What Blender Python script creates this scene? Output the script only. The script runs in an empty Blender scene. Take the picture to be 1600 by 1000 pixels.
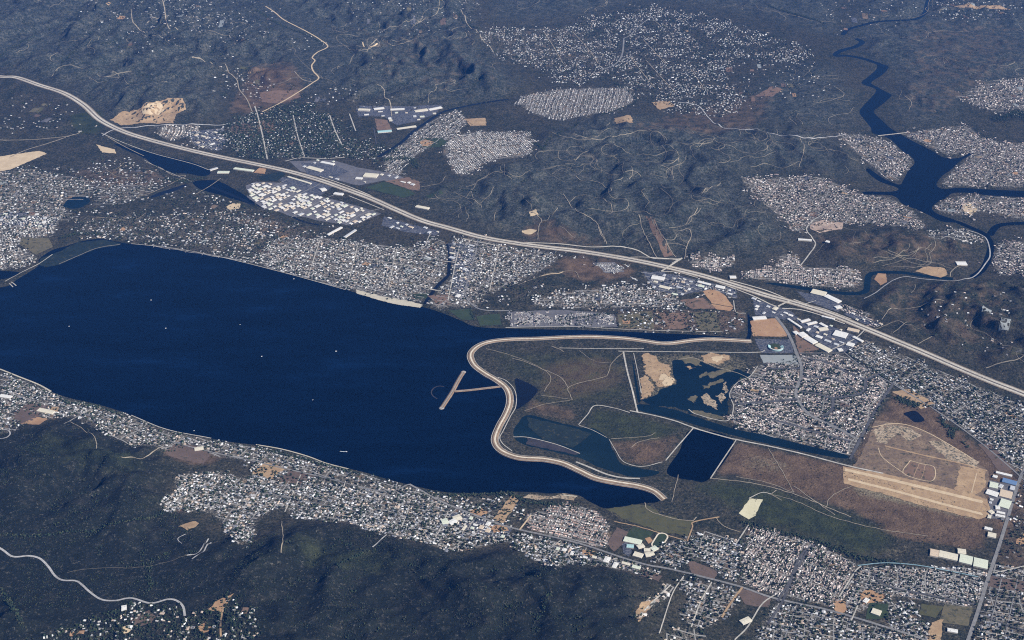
import bpy, math, random
import numpy as np
from mathutils import Vector
from mathutils.geometry import delaunay_2d_cdt

random.seed(7)
RNG = np.random.default_rng(11)
S = bpy.context.scene
C = S.collection

# ------------------------------------------------------------------ camera
CAM_H, CAM_DIP, CAM_FOV = 6100.0, math.radians(30.5), 2 * math.atan(800.0 / 2000.0)
cam = bpy.data.cameras.new('camera')
cam.angle = CAM_FOV
cam.clip_start, cam.clip_end = 50.0, 120000.0
cam_o = bpy.data.objects.new('camera', cam)
cam_o.location = (0, 0, CAM_H)
cam_o.rotation_euler = (math.pi / 2 - CAM_DIP, 0, 0)
C.objects.link(cam_o)
S.camera = cam_o

# ------------------------------------------------------------------ sky, sun, exposure
SUN_EL, SUN_AZ = math.radians(37.0), math.radians(122.0)      # azimuth clockwise from +Y
w = bpy.data.worlds.new('World'); S.world = w; w.use_nodes = True
nt = w.node_tree
sky = nt.nodes.new('ShaderNodeTexSky'); sky.sky_type = 'NISHITA'; sky.sun_disc = False
sky.sun_elevation = SUN_EL; sky.sun_rotation = SUN_AZ; sky.altitude = 400
bg = nt.nodes['Background']; bg.inputs['Strength'].default_value = 0.05
nt.links.new(sky.outputs[0], bg.inputs['Color'])
sun = bpy.data.lights.new('sun', 'SUN'); sun.energy = 5.0; sun.angle = math.radians(0.5)
sun.color = (1.0, 0.95, 0.88)
sun_o = bpy.data.objects.new('sun', sun); C.objects.link(sun_o)
sd = Vector((math.sin(SUN_AZ) * math.cos(SUN_EL), math.cos(SUN_AZ) * math.cos(SUN_EL), math.sin(SUN_EL)))
sun_o.rotation_euler = sd.to_track_quat('Z', 'Y').to_euler()
sun_o.location = sd * 20000
S.view_settings.view_transform = 'Standard'; S.view_settings.look = 'None'
S.view_settings.gamma = 1.0; S.view_settings.use_curve_mapping = False
S.view_settings.exposure = 0.72
S.cycles.volume_bounces = 0
S.cycles.max_bounces = 6
HAZE = 0.72e-5
S.cycles.use_denoising = False
S.cycles.filter_width = 1.1

# ------------------------------------------------------------------ survey: photo coordinates -> map metres
FPX, EYE = 2000.0, 6100.0
CD, SD = math.cos(math.radians(30.5)), math.sin(math.radians(30.5))

def G(p, z=0.0):
    """map position (metres) of a surveyed point whose ground lies at height z"""
    p = np.asarray(p, float)
    dx = (p[..., 0] - 800) / FPX; dv = (500 - p[..., 1]) / FPX
    dy = CD + dv * SD; dz = -SD + dv * CD
    t = (z - EYE) / dz
    return np.stack([dx * t, dy * t], -1)

def to_photo(x, y, z):
    dz = z - EYE
    depth = y * CD - dz * SD
    return 800 + FPX * x / depth, 500 - FPX * (y * SD + dz * CD) / depth

# ------------------------------------------------------------------ numpy helpers
PERM = np.random.default_rng(5).permutation(512).astype(np.int64)
GA = np.random.default_rng(6).uniform(0, 2 * np.pi, 512)
GX, GY = np.cos(GA), np.sin(GA)

def perlin(x, y):
    xi = np.floor(x).astype(np.int64); yi = np.floor(y).astype(np.int64)
    fx, fy = x - xi, y - yi
    u = fx * fx * fx * (fx * (fx * 6 - 15) + 10); v = fy * fy * fy * (fy * (fy * 6 - 15) + 10)
    def g(ix, iy, dx, dy):
        h = PERM[(PERM[ix & 511] + iy) & 511]
        return GX[h] * dx + GY[h] * dy
    a = g(xi, yi, fx, fy); b = g(xi + 1, yi, fx - 1, fy)
    c = g(xi, yi + 1, fx, fy - 1); d = g(xi + 1, yi + 1, fx - 1, fy - 1)
    return ((a + (b - a) * u) * (1 - v) + (c + (d - c) * u) * v) * 1.5

def fbm(x, y, wl, octv=4, gain=0.5):
    s = np.zeros_like(x); a = 1.0
    for i in range(octv):
        s += a * perlin(x / wl + 37.1 * i, y / wl - 19.7 * i); wl *= 0.5; a *= gain
    return s

def ridged(x, y, wl, octv=6):
    s = np.zeros_like(x); a = 1.0; wgt = np.ones_like(x)
    for i in range(octv):
        n = 1 - np.abs(perlin(x / wl + 51.3 * i, y / wl + 11.9 * i)); n = n * n * wgt
        s += a * n; wgt = np.clip(n * 1.6, 0, 1); wl *= 0.48; a *= 0.5
    return s

def inside(px, py, poly):
    poly = np.asarray(poly, float)
    r = np.zeros(px.shape, bool)
    x0, y0 = poly[:, 0].min(), poly[:, 1].min(); x1, y1 = poly[:, 0].max(), poly[:, 1].max()
    m = (px >= x0) & (px <= x1) & (py >= y0) & (py <= y1)
    if not m.any(): return r
    X, Y = px[m], py[m]; c = np.zeros(X.shape, bool)
    n = len(poly)
    for i in range(n):
        xa, ya = poly[i]; xb, yb = poly[i - 1]
        if ya == yb: continue
        k = ((ya > Y) != (yb > Y)) & (X < (xb - xa) * (Y - ya) / (yb - ya) + xa)
        c ^= k
    r[m] = c
    return r

def seg_dist(px, py, pts, closed=False, reach=None):
    """distance from points to a polyline; only points near its box are measured when reach is given"""
    pts = np.asarray(pts, float)
    out = np.full(px.shape, 1e9)
    m = np.ones(px.shape, bool)
    if reach:
        m = (px > pts[:, 0].min() - reach) & (px < pts[:, 0].max() + reach) & (py > pts[:, 1].min() - reach) & (py < pts[:, 1].max() + reach)
    X, Y = px[m], py[m]; d = np.full(X.shape, 1e18)
    n = len(pts)
    if X.size == 0: return out
    if X.size <= 64:
        A = pts if closed else pts[:-1]; E = (np.roll(pts, -1, 0) if closed else pts[1:]) - A
        t = np.clip(((X[:, None] - A[:, 0]) * E[:, 0] + (Y[:, None] - A[:, 1]) * E[:, 1]) / np.maximum((E * E).sum(1), 1e-9), 0, 1)
        out[m] = np.sqrt(((X[:, None] - A[:, 0] - t * E[:, 0]) ** 2 + (Y[:, None] - A[:, 1] - t * E[:, 1]) ** 2).min(1)); return out
    for i in range(n if closed else n - 1):
        a = pts[i]; b = pts[(i + 1) % n]; e = b - a; l2 = max(e @ e, 1e-9)
        t = np.clip(((X - a[0]) * e[0] + (Y - a[1]) * e[1]) / l2, 0, 1)
        d = np.minimum(d, (X - a[0] - t * e[0]) ** 2 + (Y - a[1] - t * e[1]) ** 2)
    out[m] = np.sqrt(d)
    return out

def smooth_line(pts, step=18.0, closed=False):
    """Catmull-Rom through map points, resampled at about step metres"""
    P = np.asarray(pts, float); n = len(P)
    out = []
    rng = range(n if closed else n - 1)
    for i in rng:
        p1, p2 = P[i], P[(i + 1) % n]
        p0 = P[i - 1] if (i > 0 or closed) else 2 * p1 - p2
        p3 = P[(i + 2) % n] if (i + 2 < n or closed) else 2 * p2 - p1
        k = max(1, int(np.linalg.norm(p2 - p1) / step))
        t = (np.arange(k) / k)[:, None]
        out.append(0.5 * (2 * p1 + (p2 - p0) * t + (2 * p0 - 5 * p1 + 4 * p2 - p3) * t ** 2 + (3 * p1 - p0 - 3 * p2 + p3) * t ** 3))
    if not closed: out.append(P[-1:])
    return np.concatenate(out)

def blur(a, r, n=2):
    for _ in range(n):
        for ax in (0, 1):
            k = np.cumsum(np.pad(a, [(r + 1, r) if q == ax else (0, 0) for q in (0, 1)], mode='edge'), axis=ax)
            L = a.shape[ax]
            hi = np.take(k, np.arange(2 * r + 1, 2 * r + 1 + L), axis=ax); lo = np.take(k, np.arange(0, L), axis=ax)
            a = (hi - lo) / (2 * r + 1)
    return a

def sstep(x, a, b):
    t = np.clip((x - a) / (b - a), 0, 1); return t * t * (3 - 2 * t)

# ------------------------------------------------------------------ scene helpers
def make_mesh(name, verts, loops, sizes, mats=(), smooth=False, attrs=None, midx=None):
    verts = np.asarray(verts, np.float32); loops = np.asarray(loops, np.int32).ravel(); sizes = np.asarray(sizes, np.int32)
    me = bpy.data.meshes.new(name)
    me.vertices.add(len(verts)); me.vertices.foreach_set('co', verts.ravel())
    me.loops.add(len(loops)); me.loops.foreach_set('vertex_index', loops)
    me.polygons.add(len(sizes))
    me.polygons.foreach_set('loop_start', np.concatenate([[0], np.cumsum(sizes)[:-1]]).astype(np.int32))
    if midx is not None: me.polygons.foreach_set('material_index', np.asarray(midx, np.int32))
    for m in mats: me.materials.append(m)
    me.update(calc_edges=True)
    me.polygons.foreach_set('use_smooth', np.full(len(sizes), smooth, bool))
    for an, dom, arr in (attrs or []):
        at = me.attributes.new(an, 'FLOAT_COLOR', dom); at.data.foreach_set('color', np.asarray(arr, np.float32).ravel())
    me.validate(verbose=False)
    return me

def pydata(name, v, f, mats=(), smooth=False):
    me = bpy.data.meshes.new(name); me.from_pydata([tuple(map(float, q)) for q in v], [], [tuple(map(int, q)) for q in f])
    for m in mats: me.materials.append(m)
    if smooth: me.polygons.foreach_set('use_smooth', np.ones(len(me.polygons), bool))
    me.update(); return me

def link(name, data, parent=None, kind=None, label=None, cat=None, group=None, loc=None):
    o = bpy.data.objects.new(name, data); C.objects.link(o)
    if parent is not None: o.parent = parent
    if loc is not None: o.location = loc
    if kind: o['kind'] = kind
    if label: o['label'] = label
    if cat: o['category'] = cat
    if group: o['group'] = group
    return o

def mat_nodes(name, rough=0.9, spec=0.2):
    m = bpy.data.materials.new(name); m.use_nodes = True
    b = m.node_tree.nodes['Principled BSDF']; b.inputs['Roughness'].default_value = rough
    b.inputs['Specular IOR Level'].default_value = spec
    return m, m.node_tree, b

def noise_node(nt, scale, detail=3.0, rough=0.55, vec=None, stretch=None):
    if vec is None:
        g = nt.nodes.get('Geometry') or nt.nodes.new('ShaderNodeNewGeometry'); vec = g.outputs['Position']
    if stretch:
        mp = nt.nodes.new('ShaderNodeMapping'); mp.inputs['Scale'].default_value = stretch[:3]
        mp.inputs['Rotation'].default_value = (0, 0, stretch[3] if len(stretch) > 3 else 0)
        nt.links.new(vec, mp.inputs['Vector']); vec = mp.outputs[0]
    n = nt.nodes.new('ShaderNodeTexNoise'); n.inputs['Scale'].default_value = scale
    n.inputs['Detail'].default_value = detail; n.inputs['Roughness'].default_value = rough
    nt.links.new(vec, n.inputs['Vector'])
    return n.outputs['Fac']

def ramp(nt, fac, stops):
    r = nt.nodes.new('ShaderNodeValToRGB'); e = r.color_ramp.elements
    while len(e) < len(stops): e.new(0.5)
    for q, (p, c) in zip(e, stops):
        q.position = p; q.color = (*c, 1) if len(c) == 3 else c
    nt.links.new(fac, r.inputs[0]); return r.outputs[0]

def mixc(nt, fac, a, b, mode='MIX'):
    m = nt.nodes.new('ShaderNodeMix'); m.data_type = 'RGBA'; m.blend_type = mode
    for sock, val in ((m.inputs[0], fac), (m.inputs[6], a), (m.inputs[7], b)):
        if hasattr(val, 'links') or hasattr(val, 'is_linked'): nt.links.new(val, sock)
        else: sock.default_value = val if isinstance(val, float) else (*val, 1)
    return m.outputs[2]

def math_n(nt, op, a, b=None, clamp=False):
    m = nt.nodes.new('ShaderNodeMath'); m.operation = op; m.use_clamp = clamp
    for sock, val in ((m.inputs[0], a), (m.inputs[1], b)):
        if val is None: continue
        if hasattr(val, 'is_linked'): nt.links.new(val, sock)
        else: sock.default_value = val
    return m.outputs[0]

def surf(name, c1, c2, c3=None, big=0.006, fine=0.05, rough=0.92, bump=0.0, weeds=None):
    """mottled ground: c1/c2 vary over big patches, fine grain on top"""
    m, nt, b = mat_nodes(name, rough)
    n1 = noise_node(nt, big, 4.0); n2 = noise_node(nt, fine, 3.0, 0.65)
    c = ramp(nt, n1, [(0.35, c1), (0.65, c2)])
    if c3 is not None:
        c = mixc(nt, ramp(nt, n2, [(0.45, (0, 0, 0)), (0.62, (1, 1, 1))]), c, c3)
    c = mixc(nt, 1.0, c, ramp(nt, n2, [(0.3, (0.72, 0.72, 0.72)), (0.7, (1.2, 1.2, 1.2))]), 'MULTIPLY')
    if weeds:
        n3 = noise_node(nt, 0.022, 5.0, 0.7)
        c = mixc(nt, ramp(nt, n3, [(weeds, (0, 0, 0)), (weeds + 0.09, (1, 1, 1))]), c, (0.040, 0.041, 0.028))
    nt.links.new(c, b.inputs['Base Color'])
    if bump:
        bp = nt.nodes.new('ShaderNodeBump'); bp.inputs['Strength'].default_value = bump; bp.inputs['Distance'].default_value = 6.0
        nt.links.new(n2, bp.inputs['Height']); nt.links.new(bp.outputs[0], b.inputs['Normal'])
    return m

M = {}
# ================================================================== SURVEY DATA (photo coordinates, turned into map metres by G)
LAKE = [(-30,450),(10,447),(25,437),(58,416),(60,405),(80,391),(100,385),(130,376),(160,373),(188,378),(200,380),(240,384),(270,387),(300,392),(350,402),
 (400,414),(450,427),(500,440),(540,452),(580,463),(620,472),(660,479),(690,488),(720,500),(745,510),(800,513),(850,514),(900,515),(960,517),(1030,520),
 (1100,523),(1150,527),(1166,526),(1167,488),(1172,488),(1172,531),(1130,531),(1100,531),(1070,534),(1045,538),(1010,535),(985,532),(950,529),(910,528),(870,529),(830,531),(790,532),
 (765,535),(748,541),(738,550),(738,558),(743,569),(758,581),(778,593),(792,604),(798,616),(798,632),(792,648),(783,664),(775,682),(776,692),(784,702),
 (798,710),(816,715),(850,717),(878,723),(903,734),(930,747),(970,755),(1005,762),(1028,772),(1036,780),(1025,786),(1005,787),(980,791),(945,795),
 (932,790),(916,782),(905,775),(880,771),(860,772),(838,770),(800,769),(760,771),(720,771),(690,769),(660,763),(630,756),(600,748),(570,739),(540,732),
 (510,724),(480,714),(440,703),(400,696),(365,692),(330,686),(290,678),(260,672),(220,657),(190,644),(150,632),(110,623),(80,613),(60,602),(30,590),
 (0,578),(-80,560),(-190,530),(-220,480),(-120,455)]
RESERVOIR = [(1369,98),(1388,103),(1387,109),(1378,118),(1362,129),(1372,136),(1386,144),(1394,149),(1383,160),(1373,168),(1366,175),(1381,190),(1392,200),(1412,212),(1436,225),(1456,235),
 (1476,246),(1500,246),(1515,238),(1519,241),(1502,251),(1487,265),(1472,276),(1464,289),(1475,295),(1500,293),(1550,296),(1640,300),(1640,309),(1550,306),(1520,302),(1490,302),
 (1480,309),(1466,316),(1457,325),(1466,334),(1492,343),(1496,348),(1470,346),(1450,336),(1430,327),(1410,319),(1394,306),(1350,304),(1350,299),(1392,299),(1402,294),
 (1372,283),(1352,266),(1358,263),(1380,278),(1404,288),(1409,284),(1419,265),(1428,255),(1424,246),(1409,236),(1389,217),(1363,208),(1360,200),(1349,186),(1342,175),(1349,164),(1359,154),(1368,142),(1363,137),(1353,134),(1345,129),(1354,121),(1366,111),(1370,104)]
WATER = [
 ('dark_basin', [(1080,671),(1147,689),(1110,748),(1080,751),(1041,739),(1060,705)], 'deep'),
 ('marsh_water', [(160,212),(186,223),(240,238),(300,252),(322,263),(330,270),(318,276),(296,272),(268,270),(240,258),(222,246),(180,227)], 'deep'),
 ('marsh_water', [(300,285),(322,281),(345,284),(380,303),(400,318),(380,316),(340,304),(312,296)], 'deep'),
 ('pond', [(805,590),(816,594),(838,605),(839,615),(822,631),(806,640),(803,628),(804,612)], 'murk'),
 ('pond', [(822,648),(860,656),(902,666),(930,670),(950,684),(962,708),(972,724),(1000,731),(1032,737),(1012,746),(985,745),(955,737),(930,728),(905,717),(870,708),(822,696),(802,684),(803,668)], 'reedwater'),
 ('canal', [(997,631),(1030,635),(1060,641),(1085,650),(1150,670),(1200,680),(1260,695),(1322,710),(1319,717),(1260,707),(1200,694),(1150,682),(1085,664),(1055,655),(997,641)], 'green'),
 ('canal', [(983,551),(987,551),(1001,622),(1001,630),(996,630)], 'green'),
 ('wetland_pond', [(1052,556),(1062,564),(1085,562),(1112,572),(1138,580),(1152,577),(1172,588),(1152,596),(1138,612),(1140,630),(1136,650),(1118,652),(1085,646),(1062,639),(1025,634),(1003,628),(1004,624),(1024,618),(1030,610),(1040,604),(1055,596),(1048,580)], 'green'),
 ('pond', [(1367,673),(1385,668),(1402,675),(1400,685),(1378,693),(1367,689)], 'green'),
 ('pond', [(1411,646),(1430,642),(1446,657),(1430,660),(1418,653)], 'murk'),
 ('harbour', [(-20,424),(26,424),(28,429),(8,436),(-20,437)], 'lake'),
 ('pond', [(100,318),(112,308),(138,309),(139,318),(120,326),(98,324)], 'green'),
 ('creek_pool', [(235,306),(262,296),(288,288),(291,291),(266,301),(240,309)], 'murk'),
 ('stadium_pond', [(1209,532),(1226,530),(1229,540),(1216,543)], 'murk'),
]
# rivers: centre line and width (metres); real water
RIVERS = [
 ('river', [(1460,-20),(1449,5),(1445,20),(1430,30),(1400,32),(1370,34),(1345,40),(1325,46),(1316,55)], 70, 'deep'),
 ('river', [(1337,60),(1347,66),(1336,73),(1312,80),(1306,87),(1322,87),(1350,92),(1376,101)], 84, 'deep'),
 ('river', [(1494,346),(1515,355),(1538,366),(1548,382),(1545,400),(1536,420),(1518,434)], 66, 'deep'),
 ('river', [(1546,368),(1556,355),(1575,350),(1640,348)], 70, 'deep'),
 ('river', [(1490,436),(1450,432),(1410,426),(1372,426),(1358,430),(1355,442),(1352,455),(1330,459),(1280,454),(1225,446),(1190,442)], 60, 'green'),
 ('flood_channel', [(690,366),(697,378),(703,395),(702,412),(700,430),(685,445),(672,462),(663,476)], 34, 'murk'),
 ('flood_channel', [(330,292),(380,312),(390,318),(440,330),(470,345),(500,352)], 30, 'murk'),
 ('creek', [(590,246),(625,224),(645,206),(662,194),(690,176),(718,168),(760,160),(795,155)], 44, 'murk'),
]
LEVEE = [(1174,533),(1140,531),(1110,530),(1080,532),(1050,536),(1030,536),(1010,533),(980,529),(950,527),(920,526),(880,527),(840,529),(800,530),(770,533),(752,538),(740,546),(735,556),(741,570),
 (756,582),(776,594),(790,605),(796,617),(796,632),(790,648),(781,664),(774,681),(774,692),(781,702),(796,710),(816,715),(850,717),(879,723),(904,734),(930,746),(962,753),(998,759),(1022,767),(1038,780)]
FREEWAY = [(-90,108),(-40,113),(0,119),(25,122),(60,131),(100,146),(130,163),(152,182),(172,197),(200,209),(240,221),(300,236),(350,247),(400,257),(450,268),(500,282),(540,296),(580,311),(620,329),(660,345),(700,357),
 (750,370),(800,380),(850,386),(900,392),(950,400),(1000,409),(1050,420),(1100,432),(1150,447),(1200,463),(1250,477),(1300,493),(1350,512),(1400,533),(1450,555),(1500,577),(1550,597),(1600,616),(1680,650),(1760,684)]

# hill country: outline, relief (m), lift (m)
HILLS = [
 ([(-700,660),(-200,640),(0,684),(60,668),(120,662),(170,678),(250,716),(262,745),(245,775),(252,800),(320,850),(395,868),(470,826),(540,830),(600,848),(660,862),(720,880),(790,868),(830,892),(900,905),(960,905),(1000,915),(985,960),(1010,1010),(950,1200),(-900,1300)], 190, 50),
 ([(-900,-300),(790,-300),(740,40),(745,85),(800,112),(800,150),(700,165),(560,162),(490,150),(430,148),(380,110),(335,105),(345,185),(290,188),(205,190),(165,185),(140,163),(100,142),(0,112),(-900,40)], 220, 40),
 ([(-900,160),(0,132),(70,150),(110,165),(125,195),(60,212),(-900,220)], 90, 5),
 ([(705,290),(745,280),(835,242),(880,196),(960,186),(1100,202),(1200,207),(1305,218),(1340,255),(1350,280),(1260,266),(1150,268),(1195,330),(1230,372),(1205,392),(1150,398),(1060,398),(1000,384),(900,378),(760,362),(690,335),(655,303)], 170, 15),
 ([(1262,385),(1290,357),(1450,362),(1525,372),(1530,408),(1505,425),(1380,418),(1345,413),(1275,412)], 150, 15),
 ([(1340,482),(1372,464),(1450,442),(1600,440),(2200,440),(2200,800),(1600,592),(1500,555),(1420,525)], 190, 20),
 ([(758,464),(830,432),(880,414),(960,427),(985,440),(900,450),(830,470),(790,480)], 55, 8),
 ([(1272,105),(1302,105),(1335,170),(1335,205),(1195,200),(1175,160),(1205,118)], 90, 8),
 ([(1395,-300),(2400,-300),(2400,110),(1500,135),(1470,200),(1405,200),(1400,110),(1350,80),(1330,50)], 90, 8),
 ([(115,328),(300,318),(400,330),(420,372),(400,402),(300,384),(200,372),(120,368)], 34, 4),
 ([(110,268),(200,240),(300,280),(240,300),(140,290)], 30, 3),
 ([(760,-300),(1400,-300),(1300,60),(1180,20),(1000,0),(880,34),(770,35)], 70, 8),
 ([(620,362),(672,366),(668,384),(615,384)], 22, 3),
]
# ground cover weights on the land sheet: (outline, channel 0 dry brown / 1 green / 2 pale grass, weight, softness in cells)
COVER = [
 ([(905,560),(940,556),(962,562),(940,580),(915,578)], 0, .7, 2), ([(848,588),(870,592),(884,606),(870,618),(846,612)], 0, .75, 2), ([(975,716),(990,700),(1030,700),(1032,716),(1010,726)], 0, .8, 2),
 ([(1160,700),(1230,716),(1260,735),(1220,745),(1150,735)], 2, .4, 3), ([(1372,860),(1400,850),(1414,858),(1410,870),(1380,868)], 2, .5, 2), ([(1325,742),(1400,762),(1536,800),(1532,816),(1440,796),(1330,772)], 2, .62, 2),
 ([(0,760),(120,750),(250,790),(190,812),(60,830),(0,828)], 2, .16, 5), ([(740,880),(960,910),(930,980),(760,960)], 2, .2, 6),
 ([(1150,692),(1325,728),(1545,790),(1545,815),(1535,860),(1400,842),(1340,800),(1240,770),(1150,742),(1115,745)], 0, 0.9, 2),
 ([(1115,748),(1150,745),(1240,772),(1340,805),(1420,850),(1340,872),(1270,842),(1165,815),(1140,790),(1060,760)], 1, 0.7, 4),
 ([(1330,720),(1360,668),(1395,612),(1440,620),(1520,690),(1600,745),(1600,800),(1560,860),(1545,800)], 0, 0.8, 2),
 ([(755,545),(975,548),(993,640),(930,632),(820,640),(838,605),(770,580)], 1, 0.45, 3),
 ([(840,570),(885,560),(950,555),(985,600),(900,625),(850,630)], 0, 0.7, 4),
 ([(820,620),(900,640),(900,660),(820,645)], 0, 0.6, 2),
 ([(945,688),(1000,690),(1070,670),(1060,692),(1036,722),(1010,730),(975,722)], 0, 0.7, 3),
 ([(905,660),(930,636),(985,645),(1070,668),(1040,690),(950,690)], 1, 0.6, 2),
 ([(1002,552),(1150,552),(1180,570),(1150,590),(1130,620),(1135,655),(1060,640),(1002,628)], 2, 0.42, 2),
 ([(1330,430),(1600,436),(1600,590),(1480,550),(1400,520),(1340,470)], 0, 0.36, 8),
 ([(1270,360),(1530,370),(1520,425),(1350,415),(1260,400)], 0, 0.42, 6),
 ([(1030,180),(1180,140),(1220,150),(1180,205),(1050,210),(960,205)], 0, 0.45, 4),
 ([(1400,30),(1600,30),(1600,110),(1480,190),(1400,190)], 0, 0.36, 8),
 ([(390,100),(450,90),(480,120),(470,160),(400,180),(350,175)], 0, 0.6, 4),
 ([(830,330),(900,360),(1000,385),(860,382),(800,375)], 0, 0.6, 4),
 ([(880,392),(1000,412),(990,440),(900,440),(860,420)], 0, 0.7, 4),
 ([(400,330),(470,350),(520,365),(440,380),(380,360),(340,330)], 0, 0.5, 4),
 ([(100,262),(240,262),(290,285),(200,300),(120,290)], 0, 0.5, 4),
 ([(540,40),(640,20),(760,60),(800,150),(700,160),(560,150)], 0, 0.28, 8),
 ([(250,700),(330,690),(370,712),(320,730),(260,715)], 0, 0.7, 2),
 ([(105,180),(160,170),(160,208),(120,208)], 1, 0.9, 2),
 ([(60,668),(250,720),(230,745),(120,740),(0,700)], 1, 0.5, 5),
 ([(420,830),(640,860),(620,900),(450,890)], 1, 0.5, 5),
 ([(1545,750),(1650,740),(1650,1050),(1500,1050),(1545,900)], 0, 0.45, 3),
 ([(560,880),(900,900),(860,1000),(600,960)], 2, 0.18, 6),
 ([(965,485),(1165,485),(1165,520),(965,515)], 0, 0.7, 2),
 ([(940,797),(1020,786),(1090,830),(1080,845),(1035,830),(960,815)], 2, 0.35, 1),
]
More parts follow.
